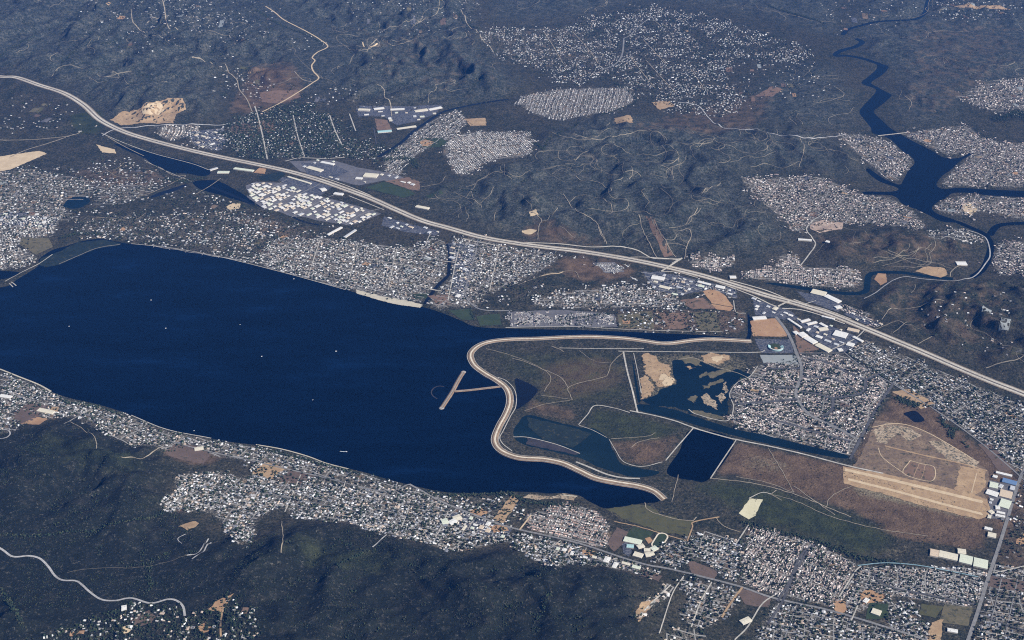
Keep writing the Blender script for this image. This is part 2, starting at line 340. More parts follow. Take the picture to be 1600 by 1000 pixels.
# separate fields and bare ground with crisp edges: (name, outline, material, layer)
PATCHES = [
 ('quarry', [(172,187),(195,173),(220,168),(230,160),(262,153),(286,154),(291,168),(276,178),(270,193),(225,192),(190,196)], 'tan', 0),
 ('quarry_floor', [(222,169),(250,158),(258,171),(246,180),(224,178)], 'tan_light', 1),
 ('dirt_field', [(-10,246),(30,240),(62,236),(74,240),(46,252),(16,265),(-10,269)], 'tan_light', 0),
 ('dirt_field', [(150,226),(178,233),(182,240),(160,238)], 'tan_light', 0),
 ('reed_bed', [(60,413),(64,404),(95,392),(120,379),(160,375),(190,380),(186,383),(150,389),(122,401),(92,414),(70,418)], 'reed', 0),
 ('park_lawn', [(35,371),(76,372),(83,386),(56,398),(30,382)], 'drygrass', 0),
 ('grass_field', [(570,293),(600,284),(640,297),(650,303),(630,309)], 'green', 0),
 ('dirt_field', [(602,283),(640,277),(656,285),(656,298),(640,296)], 'redbrown', 0),
 ('grass_field', [(664,306),(690,297),(692,303),(670,310)], 'green', 0),
 ('dirt_field', [(585,185),(606,188),(612,203),(590,203)], 'redbrown', 0),
 ('dirt_field', [(725,186),(758,184),(760,196),(735,197)], 'tan', 0),
 ('sports_park', [(652,222),(660,216),(690,216),(700,222),(688,230),(664,231)], 'green', 0),
 ('ball_infield', [(655,222),(664,218),(678,222),(672,229),(660,228)], 'orange', 1),
 ('greenhouse_yard', [(929,410),(961,410),(976,425),(946,427)], 'greyyard', 0),
 ('ploughed_field', [(1098,455),(1117,451),(1134,463),(1146,480),(1112,474)], 'orange', 0),
 ('ploughed_field', [(1062,469),(1098,465),(1122,482),(1080,483)], 'redbrown', 0),
 ('ploughed_field', [(1112,475),(1146,481),(1142,486),(1118,483)], 'orange', 0),
 ('airstrip_scar', [(1000,340),(1006,339),(1052,399),(1038,402)], 'redbrown', 0),
 ('vehicle_yard', [(792,488),(880,484),(960,491),(965,511),(800,511)], 'greyyard', 0),
 ('orchard', [(965,492),(990,487),(1020,487),(1022,514),(968,513)], 'drygrass', 0),
 ('dirt_field', [(1028,490),(1070,488),(1076,514),(1046,514)], 'redbrown', 0),
 ('grass_field', [(1085,488),(1120,488),(1126,518),(1090,516)], 'drygrass', 0),
 ('dirt_field', [(1172,502),(1214,497),(1230,520),(1230,526),(1176,525)], 'orange', 0),
 ('dirt_field', [(1238,507),(1250,518),(1280,545),(1270,551),(1248,553)], 'redbrown', 0),
 ('stadium_car_park', [(1179,530),(1236,530),(1240,552),(1190,552)], 'lot', 0),
 ('overflow_car_park', [(1187,555),(1243,555),(1248,570),(1193,567)], 'paleyard', 0),
 ('shop_car_park', [(1245,455),(1300,466),(1318,476),(1310,488),(1260,470)], 'lot', 0),
 ('shop_car_park', [(1262,505),(1300,515),(1335,532),(1322,550),(1300,550),(1262,520)], 'lot', 0),
 ('shop_car_park', [(1008,426),(1038,424),(1052,444),(1022,452)], 'lot', 0),
 ('car_park', [(432,276),(480,281),(520,292),(500,306),(455,300)], 'lot', 0),
 ('car_park', [(470,254),(520,256),(545,268),(520,280),(480,272)], 'lot', 0),
 ('construction_pad', [(405,262),(416,264),(414,272),(396,270)], 'orange', 0),
 ('nursery', [(404,276),(440,268),(446,274),(432,283),(408,282)], 'reed', 0),
 ('sand_pit', [(352,324),(362,318),(376,318),(374,326),(360,328)], 'tan_light', 0),
 ('beach', [(556,453),(600,464),(626,468),(662,477),(656,481),(610,474),(558,459)], 'sand', 0),
 ('park_lawn', [(640,460),(668,458),(668,466),(650,467)], 'green', 0),
 ('dirt_field', [(668,462),(700,460),(702,474),(684,476)], 'redbrown', 0),
 ('park_lawn', [(700,485),(735,482),(742,500),(722,500)], 'green', 0),
 ('park_lawn', [(744,494),(780,490),(784,508),(750,509)], 'green', 0),
 ('graded_pad', [(1430,424),(1444,417),(1476,419),(1481,429),(1470,434)], 'tan', 0),
 ('graded_pad', [(1366,436),(1372,427),(1384,428),(1386,441),(1376,446)], 'orange', 0),
 ('graded_pad', [(1266,350),(1285,344),(1318,348),(1316,358),(1280,364),(1266,358)], 'pinkpad', 0),
 ('graded_pad', [(1500,320),(1515,316),(1528,328),(1518,336),(1506,330)], 'tan_light', 0),
 ('sandbar', [(1004,553),(1022,555),(1030,565),(1046,572),(1046,580),(1052,600),(1030,606),(1022,596),(1010,584)], 'tan', 0),
 ('sandbar', [(1001,590),(1012,588),(1020,602),(1018,618),(1002,624)], 'tan', 0),
 ('sandbar', [(1096,556),(1110,551),(1140,556),(1140,562),(1120,572),(1100,566)], 'tan', 0),
 ('sandbar', [(1090,586),(1106,582),(1108,586),(1094,590)], 'drygrass', 0),
 ('sandbar', [(1098,604),(1130,592),(1132,595),(1102,609)], 'drygrass', 0),
 ('sandbar', [(1094,620),(1104,616),(1120,630),(1122,640),(1104,632)], 'sand_rough', 0),
 ('sandbar', [(1076,642),(1084,640),(1130,652),(1132,657),(1108,656)], 'drygrass', 0),
 ('sandbar', [(1004,556),(1012,554),(1020,562),(1016,572),(1006,570)], 'tan', 1),
 ('sandbar', [(1030,590),(1040,586),(1052,592),(1050,602),(1034,604)], 'tan_light', 1),
 ('sandbar', [(1006,574),(1018,568),(1024,580),(1020,590),(1008,586)], 'tan', 1),
 ('sandbar', [(1060,560),(1074,556),(1090,562),(1096,572),(1084,570),(1070,566)], 'drygrass', 0),
 ('sandbar', [(1070,572),(1086,574),(1080,578)], 'tan', 0),
 ('sandbar', [(1118,618),(1128,612),(1134,622),(1126,630)], 'sand_rough', 0),
 ('sandbar', [(1072,624),(1084,618),(1092,622),(1084,630)], 'drygrass', 0),
 ('sandbar', [(1110,560),(1126,556),(1134,560),(1122,566)], 'tan_light', 1),
 ('sandbar', [(1104,585),(1140,572),(1150,574),(1112,592)], 'drygrass', 0),
 ('sandbar', [(1128,600),(1134,596),(1138,610),(1132,616)], 'sand_rough', 0),
 ('runway_ground', [(1318,729),(1400,744),(1470,760),(1543,780),(1546,806),(1530,812),(1440,790),(1380,772),(1318,756)], 'tan', 1),
 ('dirt_field', [(1366,672),(1384,662),(1420,668),(1440,680),(1420,690),(1404,678),(1384,694),(1368,692)], 'sand_rough', 1),
 ('dirt_field', [(1450,690),(1475,690),(1530,722),(1524,732),(1480,718)], 'sand_rough', 1),
 ('dirt_field', [(360,196),(392,192),(396,206),(362,210)], 'plough', 0),
 ('dirt_field', [(405,730),(412,722),(440,730),(432,738)], 'tan', 1),
 ('mud_flat', [(825,684),(870,694),(906,708),(900,711),(862,703),(822,694)], 'marshpurple', 0),
 ('reed_bed', [(824,652),(902,670),(925,678),(896,700),(850,688),(826,668)], 'reed', 0),
 ('meadow', [(946,796),(1000,788),(1016,790),(1030,803),(1082,815),(1076,838),(1036,832),(985,815)], 'olive', 0),
 ('playing_field', [(978,834),(990,823),(1022,832),(1008,845),(982,843)], 'green', 0),
 ('dirt_field', [(950,850),(963,824),(980,830),(974,848),(960,862)], 'plough', 0),
 ('ball_infield', [(1008,842),(1016,839),(1020,845),(1012,850)], 'orange', 1),
 ('dirt_field', [(1075,880),(1084,877),(1122,893),(1116,906),(1080,896)], 'plough', 0),
 ('dirt_field', [(1150,925),(1160,920),(1205,935),(1200,950),(1165,945)], 'plough', 0),
 ('dirt_field', [(1003,890),(1034,900),(1030,909),(1002,900)], 'plough', 0),
 ('gravel_lot', [(1154,802),(1172,779),(1192,781),(1180,806),(1170,812)], 'paleyellow', 0),
 ('dirt_field', [(393,738),(416,722),(446,732),(425,750)], 'tan', 0),
 ('dirt_field', [(430,752),(455,734),(488,742),(470,756)], 'plough', 0),
 ('dirt_field', [(20,645),(46,630),(74,634),(66,648),(30,664)], 'plough', 0),
 ('dirt_field', [(30,664),(55,650),(74,655),(60,664)], 'orange', 0),
 ('dirt_field', [(74,634),(92,636),(90,644),(78,642)], 'tan', 0),
 ('dirt_field', [(258,708),(272,694),(300,695),(330,708),(318,725),(280,718)], 'plough', 0),
 ('dirt_field', [(733,799),(750,794),(762,800),(760,806),(742,806)], 'orange', 0),
 ('dirt_field', [(770,812),(790,785),(800,775),(812,779),(786,818)], 'tan', 0),
 ('dirt_field', [(765,822),(790,820),(794,830),(772,833)], 'orange', 0),
 ('dirt_field', [(912,858),(930,862),(924,870),(910,866)], 'orange', 0),
 ('peninsula', [(818,778),(826,773),(862,777),(880,772),(902,775),(896,783),(870,779),(840,782)], 'sand_rough', 0),
 ('dirt_field', [(1395,612),(1420,608),(1460,630),(1440,640)], 'tan', 0),
 ('airfield_ground', [(1364,668),(1366,656),(1420,664),(1452,676),(1520,716),(1543,735),(1546,750),(1538,792),(1440,757),(1325,734),(1340,720)], 'airfield', 0),
 ('dirt_field', [(1420,722),(1462,730),(1456,752),(1412,740)], 'redbrown', 1),
 ('dirt_field', [(1500,728),(1540,736),(1540,760),(1522,778),(1492,766)], 'tan', 1),
 ('dirt_field', [(1530,695),(1548,694),(1586,735),(1560,737)], 'plough', 0),
 ('dirt_field', [(1588,842),(1605,832),(1612,850),(1590,852)], 'orange', 0),
 ('dirt_field', [(1543,900),(1600,908),(1600,925),(1540,916)], 'plough', 0),
 ('ploughed_field', [(1476,944),(1520,950),(1512,978),(1466,972)], 'drygrass', 0),
 ('ploughed_field', [(1440,944),(1474,948),(1462,966),(1436,960)], 'olive', 0),
 ('dirt_field', [(1342,928),(1356,920),(1384,930),(1380,940),(1350,944)], 'orange', 0),
 ('school_lawn', [(1358,942),(1388,944),(1388,966),(1352,968)], 'green', 0),
 ('dirt_field', [(1455,972),(1474,968),(1470,1004),(1448,1002)], 'tan', 0),
 ('graded_hillside', [(1300,940),(1318,938),(1326,952),(1310,962)], 'orange', 0),
 ('dirt_yard', [(326,952),(342,936),(366,928),(352,944),(346,956)], 'orange', 0),
 ('dirt_yard', [(308,980),(322,972),(330,984),(318,990)], 'orange', 0),
 ('dirt_yard', [(192,982),(202,976),(204,986),(194,990)], 'tan_light', 0),
 ('dirt_yard', [(205,965),(232,954),(244,964),(228,978),(208,978)], 'plough', 0),
 ('dirt_yard', [(280,822),(300,815),(312,818),(294,828)], 'tan', 0),
 ('dirt_yard', [(990,960),(1000,945),(1024,936),(1016,950),(1000,972)], 'tan', 0),
 ('graded_hillside', [(1180,150),(1205,135),(1222,140),(1205,152)], 'redbrown', 0),
 ('graded_hillside', [(960,185),(985,181),(990,193),(962,194)], 'tan', 0),
 ('graded_hillside', [(1018,160),(1045,158),(1055,165),(1030,172)], 'tan', 0),
 ('graded_hillside', [(1490,10),(1510,6),(1560,8),(1580,15),(1540,12),(1500,13)], 'tan', 0),
 ('pad', [(816,361),(826,357),(838,360),(832,366),(820,366)], 'tan_light', 0),
 ('pad', [(826,331),(836,328),(842,335),(830,338)], 'tan_light', 0),
 ('orchard', [(1000,950),(1010,948),(1008,960)], 'tan', 0),
 ('dirt_field', [(405,145),(465,140),(470,152),(430,162),(410,160)], 'redbrown', 0),
 ('dirt_field', [(400,190),(430,188),(430,208),(404,206)], 'redbrown', 0),
]
# roads: (name, line, width m, material)
ROADS = [
 ('dike_road', [(952,687),(962,704),(975,722),(1004,729),(1035,722)], 5, 'gravel'), ('dirt_track', [(955,686),(985,684),(1012,682),(1024,676)], 4, 'trail'), ('dirt_track', [(985,700),(1000,690),(1030,684)], 4, 'trail'),
 ('dirt_track', [(760,545),(800,556),(840,572),(860,590),(850,612)], 4, 'trail'), ('dirt_track', [(905,548),(930,565),(960,566)], 3, 'trail'), ('dirt_track', [(820,642),(850,632),(890,626)], 4, 'trail'),
 ('dike_road', [(1076,640),(1090,648),(1130,658),(1142,652),(1146,634),(1140,616),(1152,598),(1172,588),(1184,572)], 7, 'gravel'), ('dike_road', [(1060,562),(1085,560),(1120,574),(1150,582),(1168,590)], 5, 'trail'),
 ('beach_strip', [(0,577),(30,589),(60,601),(80,612)], 12, 'sand'), ('beach_strip', [(400,695),(440,702),(480,713),(510,724),(545,733)], 9, 'sand'), ('beach_strip', [(205,649),(260,671),(330,685)], 7, 'gravel'),
 ('freeway_ramp', [(1120,441),(1150,452),(1180,464),(1205,476),(1218,480)], 12, 'concrete'), ('freeway_ramp', [(1240,468),(1262,476),(1290,484),(1330,499)], 12, 'concrete'),
 ('freeway_ramp', [(1222,482),(1250,484),(1280,492),(1320,506)], 12, 'concrete'), ('freeway_ramp', [(1140,438),(1170,446),(1200,455),(1232,468)], 12, 'concrete'),
 ('freeway_ramp', [(985,402),(1010,402),(1040,404),(1058,406)], 9, 'concrete'), ('freeway_ramp', [(1030,424),(1060,426),(1090,434)], 9, 'concrete'),
 ('freeway_ramp', [(500,276),(530,286),(556,296),(580,306)], 10, 'concrete'), ('freeway_ramp', [(545,306),(575,318),(600,328)], 9, 'concrete'), ('freeway_ramp', [(720,372),(745,378),(780,384)], 9, 'concrete'),
 ('street', [(1262,560),(1290,566),(1330,585),(1352,594)], 19, 'darkroad'), ('street', [(1180,650),(1230,662),(1290,680),(1330,690)], 19, 'darkroad'), ('street', [(1252,590),(1290,590),(1320,600),(1342,616)], 19, 'darkroad'),
 ('street', [(700,800),(680,840)], 7, 'gravel'), ('street', [(640,790),(620,835)], 7, 'gravel'), ('street', [(540,752),(520,810)], 7, 'gravel'), ('street', [(470,742),(445,800)], 7, 'gravel'), ('street', [(340,760),(420,772),(560,800),(700,835)], 7, 'asphalt'),
 ('street', [(450,400),(560,425),(690,455)], 9, 'gravel'), ('street', [(440,385),(560,402),(690,425)], 8, 'gravel'), ('street', [(560,380),(545,440)], 8, 'gravel'), ('street', [(620,388),(606,455)], 8, 'gravel'), ('street', [(500,375),(482,430)], 8, 'gravel'), ('street', [(780,385),(765,455)], 8, 'gravel'),
 ('street', [(1545,880),(1600,892),(1650,903)], 6, 'asphalt'), ('street', [(1530,955),(1600,968)], 6, 'asphalt'), ('street', [(1565,905),(1545,985)], 6, 'asphalt'), ('street', [(1590,905),(1570,995)], 6, 'asphalt'),
 ('street', [(1245,945),(1225,1000)], 6, 'asphalt'), ('street', [(1280,952),(1260,1005)], 6, 'asphalt'), ('street', [(1330,965),(1310,1010)], 6, 'asphalt'), ('street', [(1370,978),(1355,1010)], 6, 'asphalt'),
 ('marsh_track', [(158,208),(190,222),(240,240),(300,256),(330,267)], 5, 'gravel'), ('marsh_track', [(225,250),(250,263),(280,276),(300,284)], 6, 'gravel'),
 ('field_track', [(1372,700),(1380,716),(1412,740)], 5, 'tan_light'), ('field_track', [(1422,720),(1440,725),(1460,731),(1455,752),(1412,740),(1422,720)], 5, 'tan_light'),
 ('field_track', [(1436,724),(1428,744)], 4, 'tan'), ('field_track', [(1446,727),(1440,748)], 4, 'tan'), ('field_track', [(1526,740),(1518,770)], 6, 'tan_light'),
 ('field_track', [(1362,668),(1400,662),(1440,672),(1500,705),(1520,718)], 7, 'tan_light'), ('field_track', [(1200,700),(1230,750),(1240,770)], 4, 'trail'),
 ('field_track', [(1330,760),(1300,775),(1290,795)], 4, 'trail'), ('field_track', [(1110,748),(1180,756),(1240,772),(1330,808)], 6, 'trail'),
 ('field_track', [(1170,779),(1190,770),(1205,772)], 6, 'gravel'), ('field_track', [(1214,766),(1206,772),(1214,778),(1222,782)], 5, 'trail'),
 ('shore_path', [(205,381),(270,388),(350,403),(450,428),(540,453)], 6, 'gravel'), ('shore_path', [(92,413),(122,400),(152,388),(188,382)], 5, 'rock'),
 ('shore_path', [(880,774),(902,776)], 10, 'sand'), ('street', [(905,665),(925,672),(948,684)], 4, 'gravel'),
 ('frontage_road', [(770,372),(800,378),(870,381),(920,386),(960,385),(992,390),(1008,398),(1022,404),(1060,405)], 12, 'concrete'),
 ('overpass_approach', [(1062,404),(1050,412)], 12, 'concrete'),
 ('overpass_approach', [(1046,416),(1034,423)], 12, 'concrete'),
 ('avenue', [(100,640),(200,667),(300,699),(400,722),(500,745),(600,768),(640,757)], 10, 'asphalt'),
 ('avenue', [(640,757),(690,784),(760,812),(800,825),(900,848),(1000,880),(1050,890),(1150,915),(1210,935),(1300,955),(1400,985),(1450,1002),(1500,1020)], 15, 'asphalt'),
 ('avenue', [(1606,725),(1595,745),(1585,775),(1562,850),(1545,900),(1528,955),(1512,1002),(1500,1040)], 20, 'asphalt'),
 ('avenue', [(1318,550),(1350,575),(1395,600),(1460,640),(1530,690),(1600,750),(1640,790)], 11, 'asphalt'),
 ('avenue', [(1212,495),(1228,516),(1238,535),(1246,556),(1252,572),(1252,588),(1246,604),(1244,618),(1252,634),(1268,650),(1310,670),(1335,684)], 24, 'asphalt'),
 ('collector_road', [(1240,552),(1318,552)], 10, 'asphalt'),
 ('collector_road', [(1200,577),(1250,576)], 23, 'darkroad'),
 ('collector_road', [(1204,604),(1243,606)], 23, 'darkroad'),
 ('collector_road', [(1375,584),(1354,594),(1352,606),(1342,616),(1302,622),(1276,616),(1250,612)], 23, 'darkroad'),
 ('collector_road', [(1302,622),(1300,640),(1285,652)], 23, 'darkroad'),
 ('collector_road', [(1150,632),(1200,628),(1246,624)], 23, 'darkroad'),
 ('perimeter_road', [(1396,599),(1366,645),(1328,718)], 18, 'darkroad'),
 ('airstrip', [(1320,734),(1400,752),(1470,769),(1536,785)], 30, 'tan_light'),
 ('airstrip', [(1325,749),(1400,768),(1470,787),(1536,804)], 24, 'tan_light'),
 ('airstrip', [(1382,697),(1440,711),(1500,724),(1542,736)], 14, 'tan'),
 ('taxiway', [(1536,785),(1545,794),(1536,804)], 18, 'tan'),
 ('dike_road', [(984,642),(1020,649),(1055,658),(1085,669),(1150,687),(1200,697),(1260,711),(1325,728),(1380,740)], 12, 'gravel'),
 ('dike_road', [(1084,668),(1060,696),(1040,720)], 8, 'gravel'),
 ('dike_road', [(1150,688),(1130,718),(1110,748)], 8, 'gravel'),
 ('dike_road', [(974,550),(980,580),(988,610),(996,644)], 12, 'gravel'),
 ('dike_road', [(990,552),(996,580),(1002,615)], 6, 'gravel'),
 ('dike_road', [(874,544),(940,545),(1006,545)], 7, 'gravel'),
 ('dike_road', [(966,549),(1060,550),(1176,551),(1195,548)], 8, 'gravel'),
 ('dike_road', [(904,664),(918,648),(930,634),(960,638),(984,645)], 7, 'gravel'),
 ('dike_road', [(802,683),(826,684),(870,695),(906,709)], 6, 'gravel'),
 ('shore_road', [(900,722),(920,730),(950,742),(975,747),(1000,748)], 14, 'gravel'),
 ('shore_road', [(778,590),(792,596),(805,612),(806,635),(797,652),(786,674),(781,684),(786,694),(800,705)], 6, 'gravel'),
 ('shore_road', [(790,512),(860,511),(910,511),(960,514),(1040,517),(1130,519)], 6, 'gravel'),
 ('dirt_track', [(972,552),(956,568),(950,584),(942,590),(908,598),(888,606),(890,616),(894,625)], 5, 'trail'),
 ('dirt_track', [(888,606),(876,590),(850,578),(822,566),(800,560)], 5, 'trail'),
 ('dirt_track', [(894,625),(870,621),(845,618)], 4, 'trail'),
 ('dirt_track', [(862,541),(874,546),(880,550)], 6, 'trail'),
 ('dirt_track', [(1150,745),(1200,755),(1240,770)], 4, 'trail'),
 ('dirt_track', [(1060,742),(1055,762),(1050,785)], 4, 'trail'),
 ('dirt_track', [(1008,786),(1014,798),(1050,810),(1080,814),(1088,808)], 6, 'trail'),
 ('dirt_track', [(1074,846),(1082,824),(1084,816),(1124,808)], 9, 'tan'),
 ('dirt_track', [(1120,810),(1130,822),(1156,832)], 5, 'trail'),
 ('dirt_track', [(960,815),(1000,824),(1040,836),(1072,845)], 7, 'tan'),
 ('dirt_track', [(1240,760),(1290,795),(1305,805)], 5, 'trail'),
 ('dirt_track', [(1200,772),(1240,782),(1300,808),(1380,828),(1450,838)], 4, 'trail'),
 ('street', [(1148,1000),(1168,980),(1190,945),(1210,930)], 8, 'gravel'),
 ('street', [(1128,965),(1140,945),(1160,918)], 12, 'tan'),
 ('street', [(1080,980),(1095,940),(1112,910)], 8, 'gravel'),
 ('street', [(1030,990),(1050,930),(1070,898)], 6, 'gravel'),
 ('street', [(1000,960),(1026,935),(1048,914)], 8, 'gravel'),
 ('street', [(812,828),(830,805)], 10, 'tan_light'),
 ('street', [(840,868),(876,845)], 7, 'gravel'),
 ('street', [(1150,850),(1170,820)], 8, 'gravel'),
 ('street', [(1200,975),(1225,935),(1250,870),(1275,850)], 14, 'darkroad'),
 ('street', [(1215,940),(1262,860)], 12, 'darkroad'),
 ('street', [(1310,935),(1335,895),(1345,885)], 9, 'gravel'),
 ('street', [(1365,895),(1372,908),(1400,920),(1450,930),(1525,945)], 13, 'darkroad'),
 ('street', [(1340,884),(1380,880),(1420,882),(1460,888),(1530,902)], 7, 'bluewall'),
 ('street', [(1330,970),(1345,935)], 7, 'gravel'),
 ('street', [(1600,885),(1548,897)], 8, 'gravel'),
 ('street', [(1600,985),(1560,972),(1530,960)], 10, 'darkroad'),
 ('mountain_road', [(-40,838),(0,857),(20,870),(45,869),(62,873),(75,885),(86,900),(98,907),(118,908),(128,914),(140,925),(158,937),(180,939),(205,935),(235,943),(262,937),(276,939),(286,948),(289,963)], 13, 'paleroad'),
 ('mountain_road', [(0,686),(10,684),(16,678),(10,672),(-10,672)], 9, 'paleroad'),
 ('hill_street', [(300,874),(316,864),(330,848)], 8, 'paleroad'),
 ('hill_street', [(292,868),(312,862),(326,842)], 7, 'paleroad'),
 ('hill_street', [(345,995),(346,965),(352,940)], 10, 'tan'),
 ('hill_street', [(284,850),(278,842),(290,835)], 5, 'paleroad'),
 ('hill_street', [(440,864),(442,845),(440,815)], 5, 'trail'),
 ('hill_street', [(582,855),(604,836)], 7, 'paleroad'),
 ('valley_road', [(-10,219),(70,217),(115,211),(126,206)], 8, 'trail'),
 ('valley_road', [(15,246),(40,235),(76,224),(116,210)], 8, 'trail'),
 ('valley_road', [(160,212),(185,201),(215,199),(270,195),(340,196),(368,192)], 10, 'paleroad'),
 ('valley_road', [(168,214),(200,232),(225,244)], 6, 'trail'),
 ('valley_road', [(228,254),(250,262),(270,274),(290,275),(272,285),(240,300),(215,308)], 7, 'trail'),
 ('valley_road', [(345,279),(328,291),(305,304)], 7, 'trail'),
 ('canyon_road', [(410,175),(440,160),(465,145),(488,130),(498,122),(490,112),(487,103),(492,95),(488,90),(496,82),(512,73),(500,62),(480,50),(445,32),(430,20),(415,10)], 12, 'tan_light'),
 ('canyon_road', [(490,129),(472,124),(460,112)], 7, 'trail'),
 ('canyon_road', [(512,74),(540,72),(570,74),(600,62)], 5, 'trail'),
 ('canyon_road', [(564,70),(572,74),(590,68)], 9, 'tan_light'),
 ('canyon_road', [(612,182),(610,162),(601,152),(600,140),(590,132)], 7, 'trail'),
 ('canyon_road', [(205,15),(207,32),(214,42),(228,52)], 9, 'trail'),
 ('canyon_road', [(254,0),(257,12),(262,40),(278,47)], 9, 'trail'),
 ('canyon_road', [(230,36),(242,28),(262,27)], 8, 'trail'),
 ('canyon_road', [(300,90),(318,95),(333,101)], 8, 'trail'),
 ('canyon_road', [(352,100),(358,114),(370,125),(374,140),(386,156),(394,175)], 8, 'trail'),
 ('street', [(398,166),(404,185),(411,215),(418,250)], 10, 'gravel'),
 ('street', [(458,180),(466,215),(476,245)], 8, 'gravel'),
 ('street', [(515,180),(524,205),(535,228)], 9, 'gravel'),
 ('street', [(546,178),(556,205)], 8, 'gravel'),
 ('street', [(446,252),(470,247),(510,248),(540,246)], 9, 'gravel'),
 ('street', [(584,200),(588,225)], 7, 'darkroad'),
 ('hill_highway', [(1060,160),(1090,165),(1108,185),(1130,200),(1200,208),(1250,214),(1300,214),(1320,210)], 9, 'paleroad'),
 ('hill_highway', [(975,60),(972,85),(962,100),(940,110)], 14, 'asphalt'),
 ('hill_highway', [(1020,25),(1000,40),(985,55),(975,60)], 12, 'asphalt'),
 ('street', [(850,50),(866,75),(880,100)], 7, 'trail'), ('street', [(895,50),(920,78),(935,100)], 7, 'trail'),
 ('street', [(1005,62),(1040,100)], 7, 'trail'), ('street', [(985,90),(1025,140)], 7, 'trail'),
 ('street', [(1080,110),(1098,135)], 7, 'trail'), ('street', [(1020,30),(1034,42)], 7, 'trail'),
 ('street', [(750,55),(772,82)], 9, 'trail'), ('street', [(1010,95),(1055,145)], 6, 'trail'),
 ('hill_highway', [(720,15),(732,40),(748,52)], 8, 'trail'),
 ('dam_road', [(1350,467),(1366,459),(1385,445),(1412,433),(1450,437),(1500,438),(1524,431),(1540,412),(1547,398),(1542,375),(1530,366),(1505,358)], 10, 'paleroad'),
 ('dam_road', [(1484,433),(1487,424),(1500,415)], 7, 'trail'),
 ('town_road', [(1250,416),(1264,398),(1274,382),(1268,370),(1260,358),(1270,345),(1288,335)], 11, 'gravel'),
 ('town_road', [(1250,478),(1275,470)], 8, 'gravel'),
 ('town_road', [(748,372),(742,400),(736,420),(728,448),(727,462),(740,478),(758,485),(800,486)], 13, 'asphalt'),
 ('town_road', [(718,385),(712,410),(706,440),(700,470)], 9, 'gravel'),
 ('town_road', [(665,385),(668,375),(672,366)], 8, 'gravel'),
 ('town_road', [(1296,548),(1335,530),(1352,515)], 8, 'gravel'),
 ('town_road', [(1165,490),(1150,488),(1146,470)], 8, 'gravel'),
 ('industrial_road', [(412,328),(470,302),(500,288)], 10, 'asphalt'),
 ('industrial_road', [(455,340),(510,310),(545,298)], 10, 'asphalt'),
 ('industrial_road', [(540,352),(565,335),(600,325)], 10, 'asphalt'),
 ('industrial_road', [(390,312),(430,290),(450,280)], 8, 'asphalt'),
 ('harbour_road', [(8,440),(30,428),(58,414),(82,398)], 8, 'gravel'),
 ('gully_road', [(1350,520),(1398,503),(1420,508),(1440,515)], 5, 'trail'),
 ('gully_road', [(1434,538),(1456,526)], 7, 'trail'), ('gully_road', [(1395,520),(1424,506)], 6, 'trail'),
 ('gully_road', [(1378,500),(1395,482),(1440,478),(1475,470)], 5, 'trail'),
 ('gully_road', [(1540,575),(1575,565),(1600,556)], 7, 'trail'),
 ('ridge_trail', [(1070,405),(1072,390),(1080,370),(1075,358),(1052,360)], 7, 'trail'),
 ('ridge_trail', [(1072,350),(1085,335),(1090,325)], 6, 'trail'),
 ('ridge_trail', [(840,375),(842,355),(846,345),(838,335),(830,332)], 7, 'trail'),
 ('ridge_trail', [(846,346),(858,340),(872,325)], 5, 'trail'),
 ('ridge_trail', [(880,303),(890,318),(905,332),(925,342),(936,355),(948,382)], 6, 'trail'),
 ('ridge_trail', [(890,316),(905,306),(938,310),(956,325),(952,335)], 5, 'trail'),
 ('ridge_trail', [(900,275),(908,282),(930,284),(945,292),(955,298),(940,306)], 5, 'trail'),
 ('ridge_trail', [(1008,295),(1002,300),(1014,315),(1008,325)], 4, 'trail'),
 ('ridge_trail', [(990,336),(1008,368),(1026,402)], 6, 'trail'),
 ('ridge_trail', [(1024,348),(1040,375),(1056,402)], 6, 'trail'),
 ('ridge_trail', [(1096,304),(1110,294),(1126,286)], 6, 'trail'),
 ('ridge_trail', [(985,260),(988,272),(983,280)], 4, 'trail'),
 ('ridge_trail', [(1050,262),(1052,280)], 4, 'trail'),
 ('ridge_trail', [(936,265),(952,268),(960,262)], 4, 'trail'),
 ('ridge_trail', [(935,355),(945,378)], 6, 'trail'),
 ('ridge_trail', [(655,293),(672,290),(690,285),(696,275)], 5, 'trail'),
 ('ridge_trail', [(712,302),(730,310),(750,320),(752,325)], 5, 'trail'),
 ('ridge_trail', [(728,292),(742,288),(752,280),(770,270),(790,268)], 6, 'trail'),
 ('ridge_trail', [(772,345),(775,332),(790,325)], 6, 'trail'),
 ('ridge_trail', [(750,318),(765,305),(772,292)], 4, 'trail'),
 ('ridge_trail', [(1250,215),(1256,235),(1248,262)], 4, 'trail'),
 ('ridge_trail', [(1412,150),(1424,160),(1420,172)], 4, 'trail'),
 ('ridge_trail', [(900,250),(910,240),(920,235)], 4, 'trail'),
 ('ridge_trail', [(845,432),(870,428),(880,425)], 10, 'tan_light'),
 ('ridge_trail', [(810,445),(850,430),(895,424),(905,435)], 4, 'trail'),
 ('ridge_trail', [(110,660),(130,672),(150,690),(148,705)], 4, 'trail'),
 ('ridge_trail', [(190,715),(212,716),(232,712),(255,700)], 6, 'trail'),
 ('ridge_trail', [(100,663),(132,645),(148,640)], 7, 'gravel'),
 ('ridge_trail', [(140,275),(180,265),(195,254)], 5, 'trail'),
 ('ridge_trail', [(165,265),(180,275),(200,278),(225,270)], 5, 'trail'),
 ('ridge_trail', [(330,395),(350,370),(352,352)], 4, 'trail'),
 ('ridge_trail', [(185,345),(200,338),(215,342),(228,333)], 5, 'trail'),
 ('ridge_trail', [(150,340),(180,342),(215,348),(250,345),(285,344)], 5, 'trail'),
 ('ridge_trail', [(340,340),(370,330),(395,328)], 5, 'trail'),
]
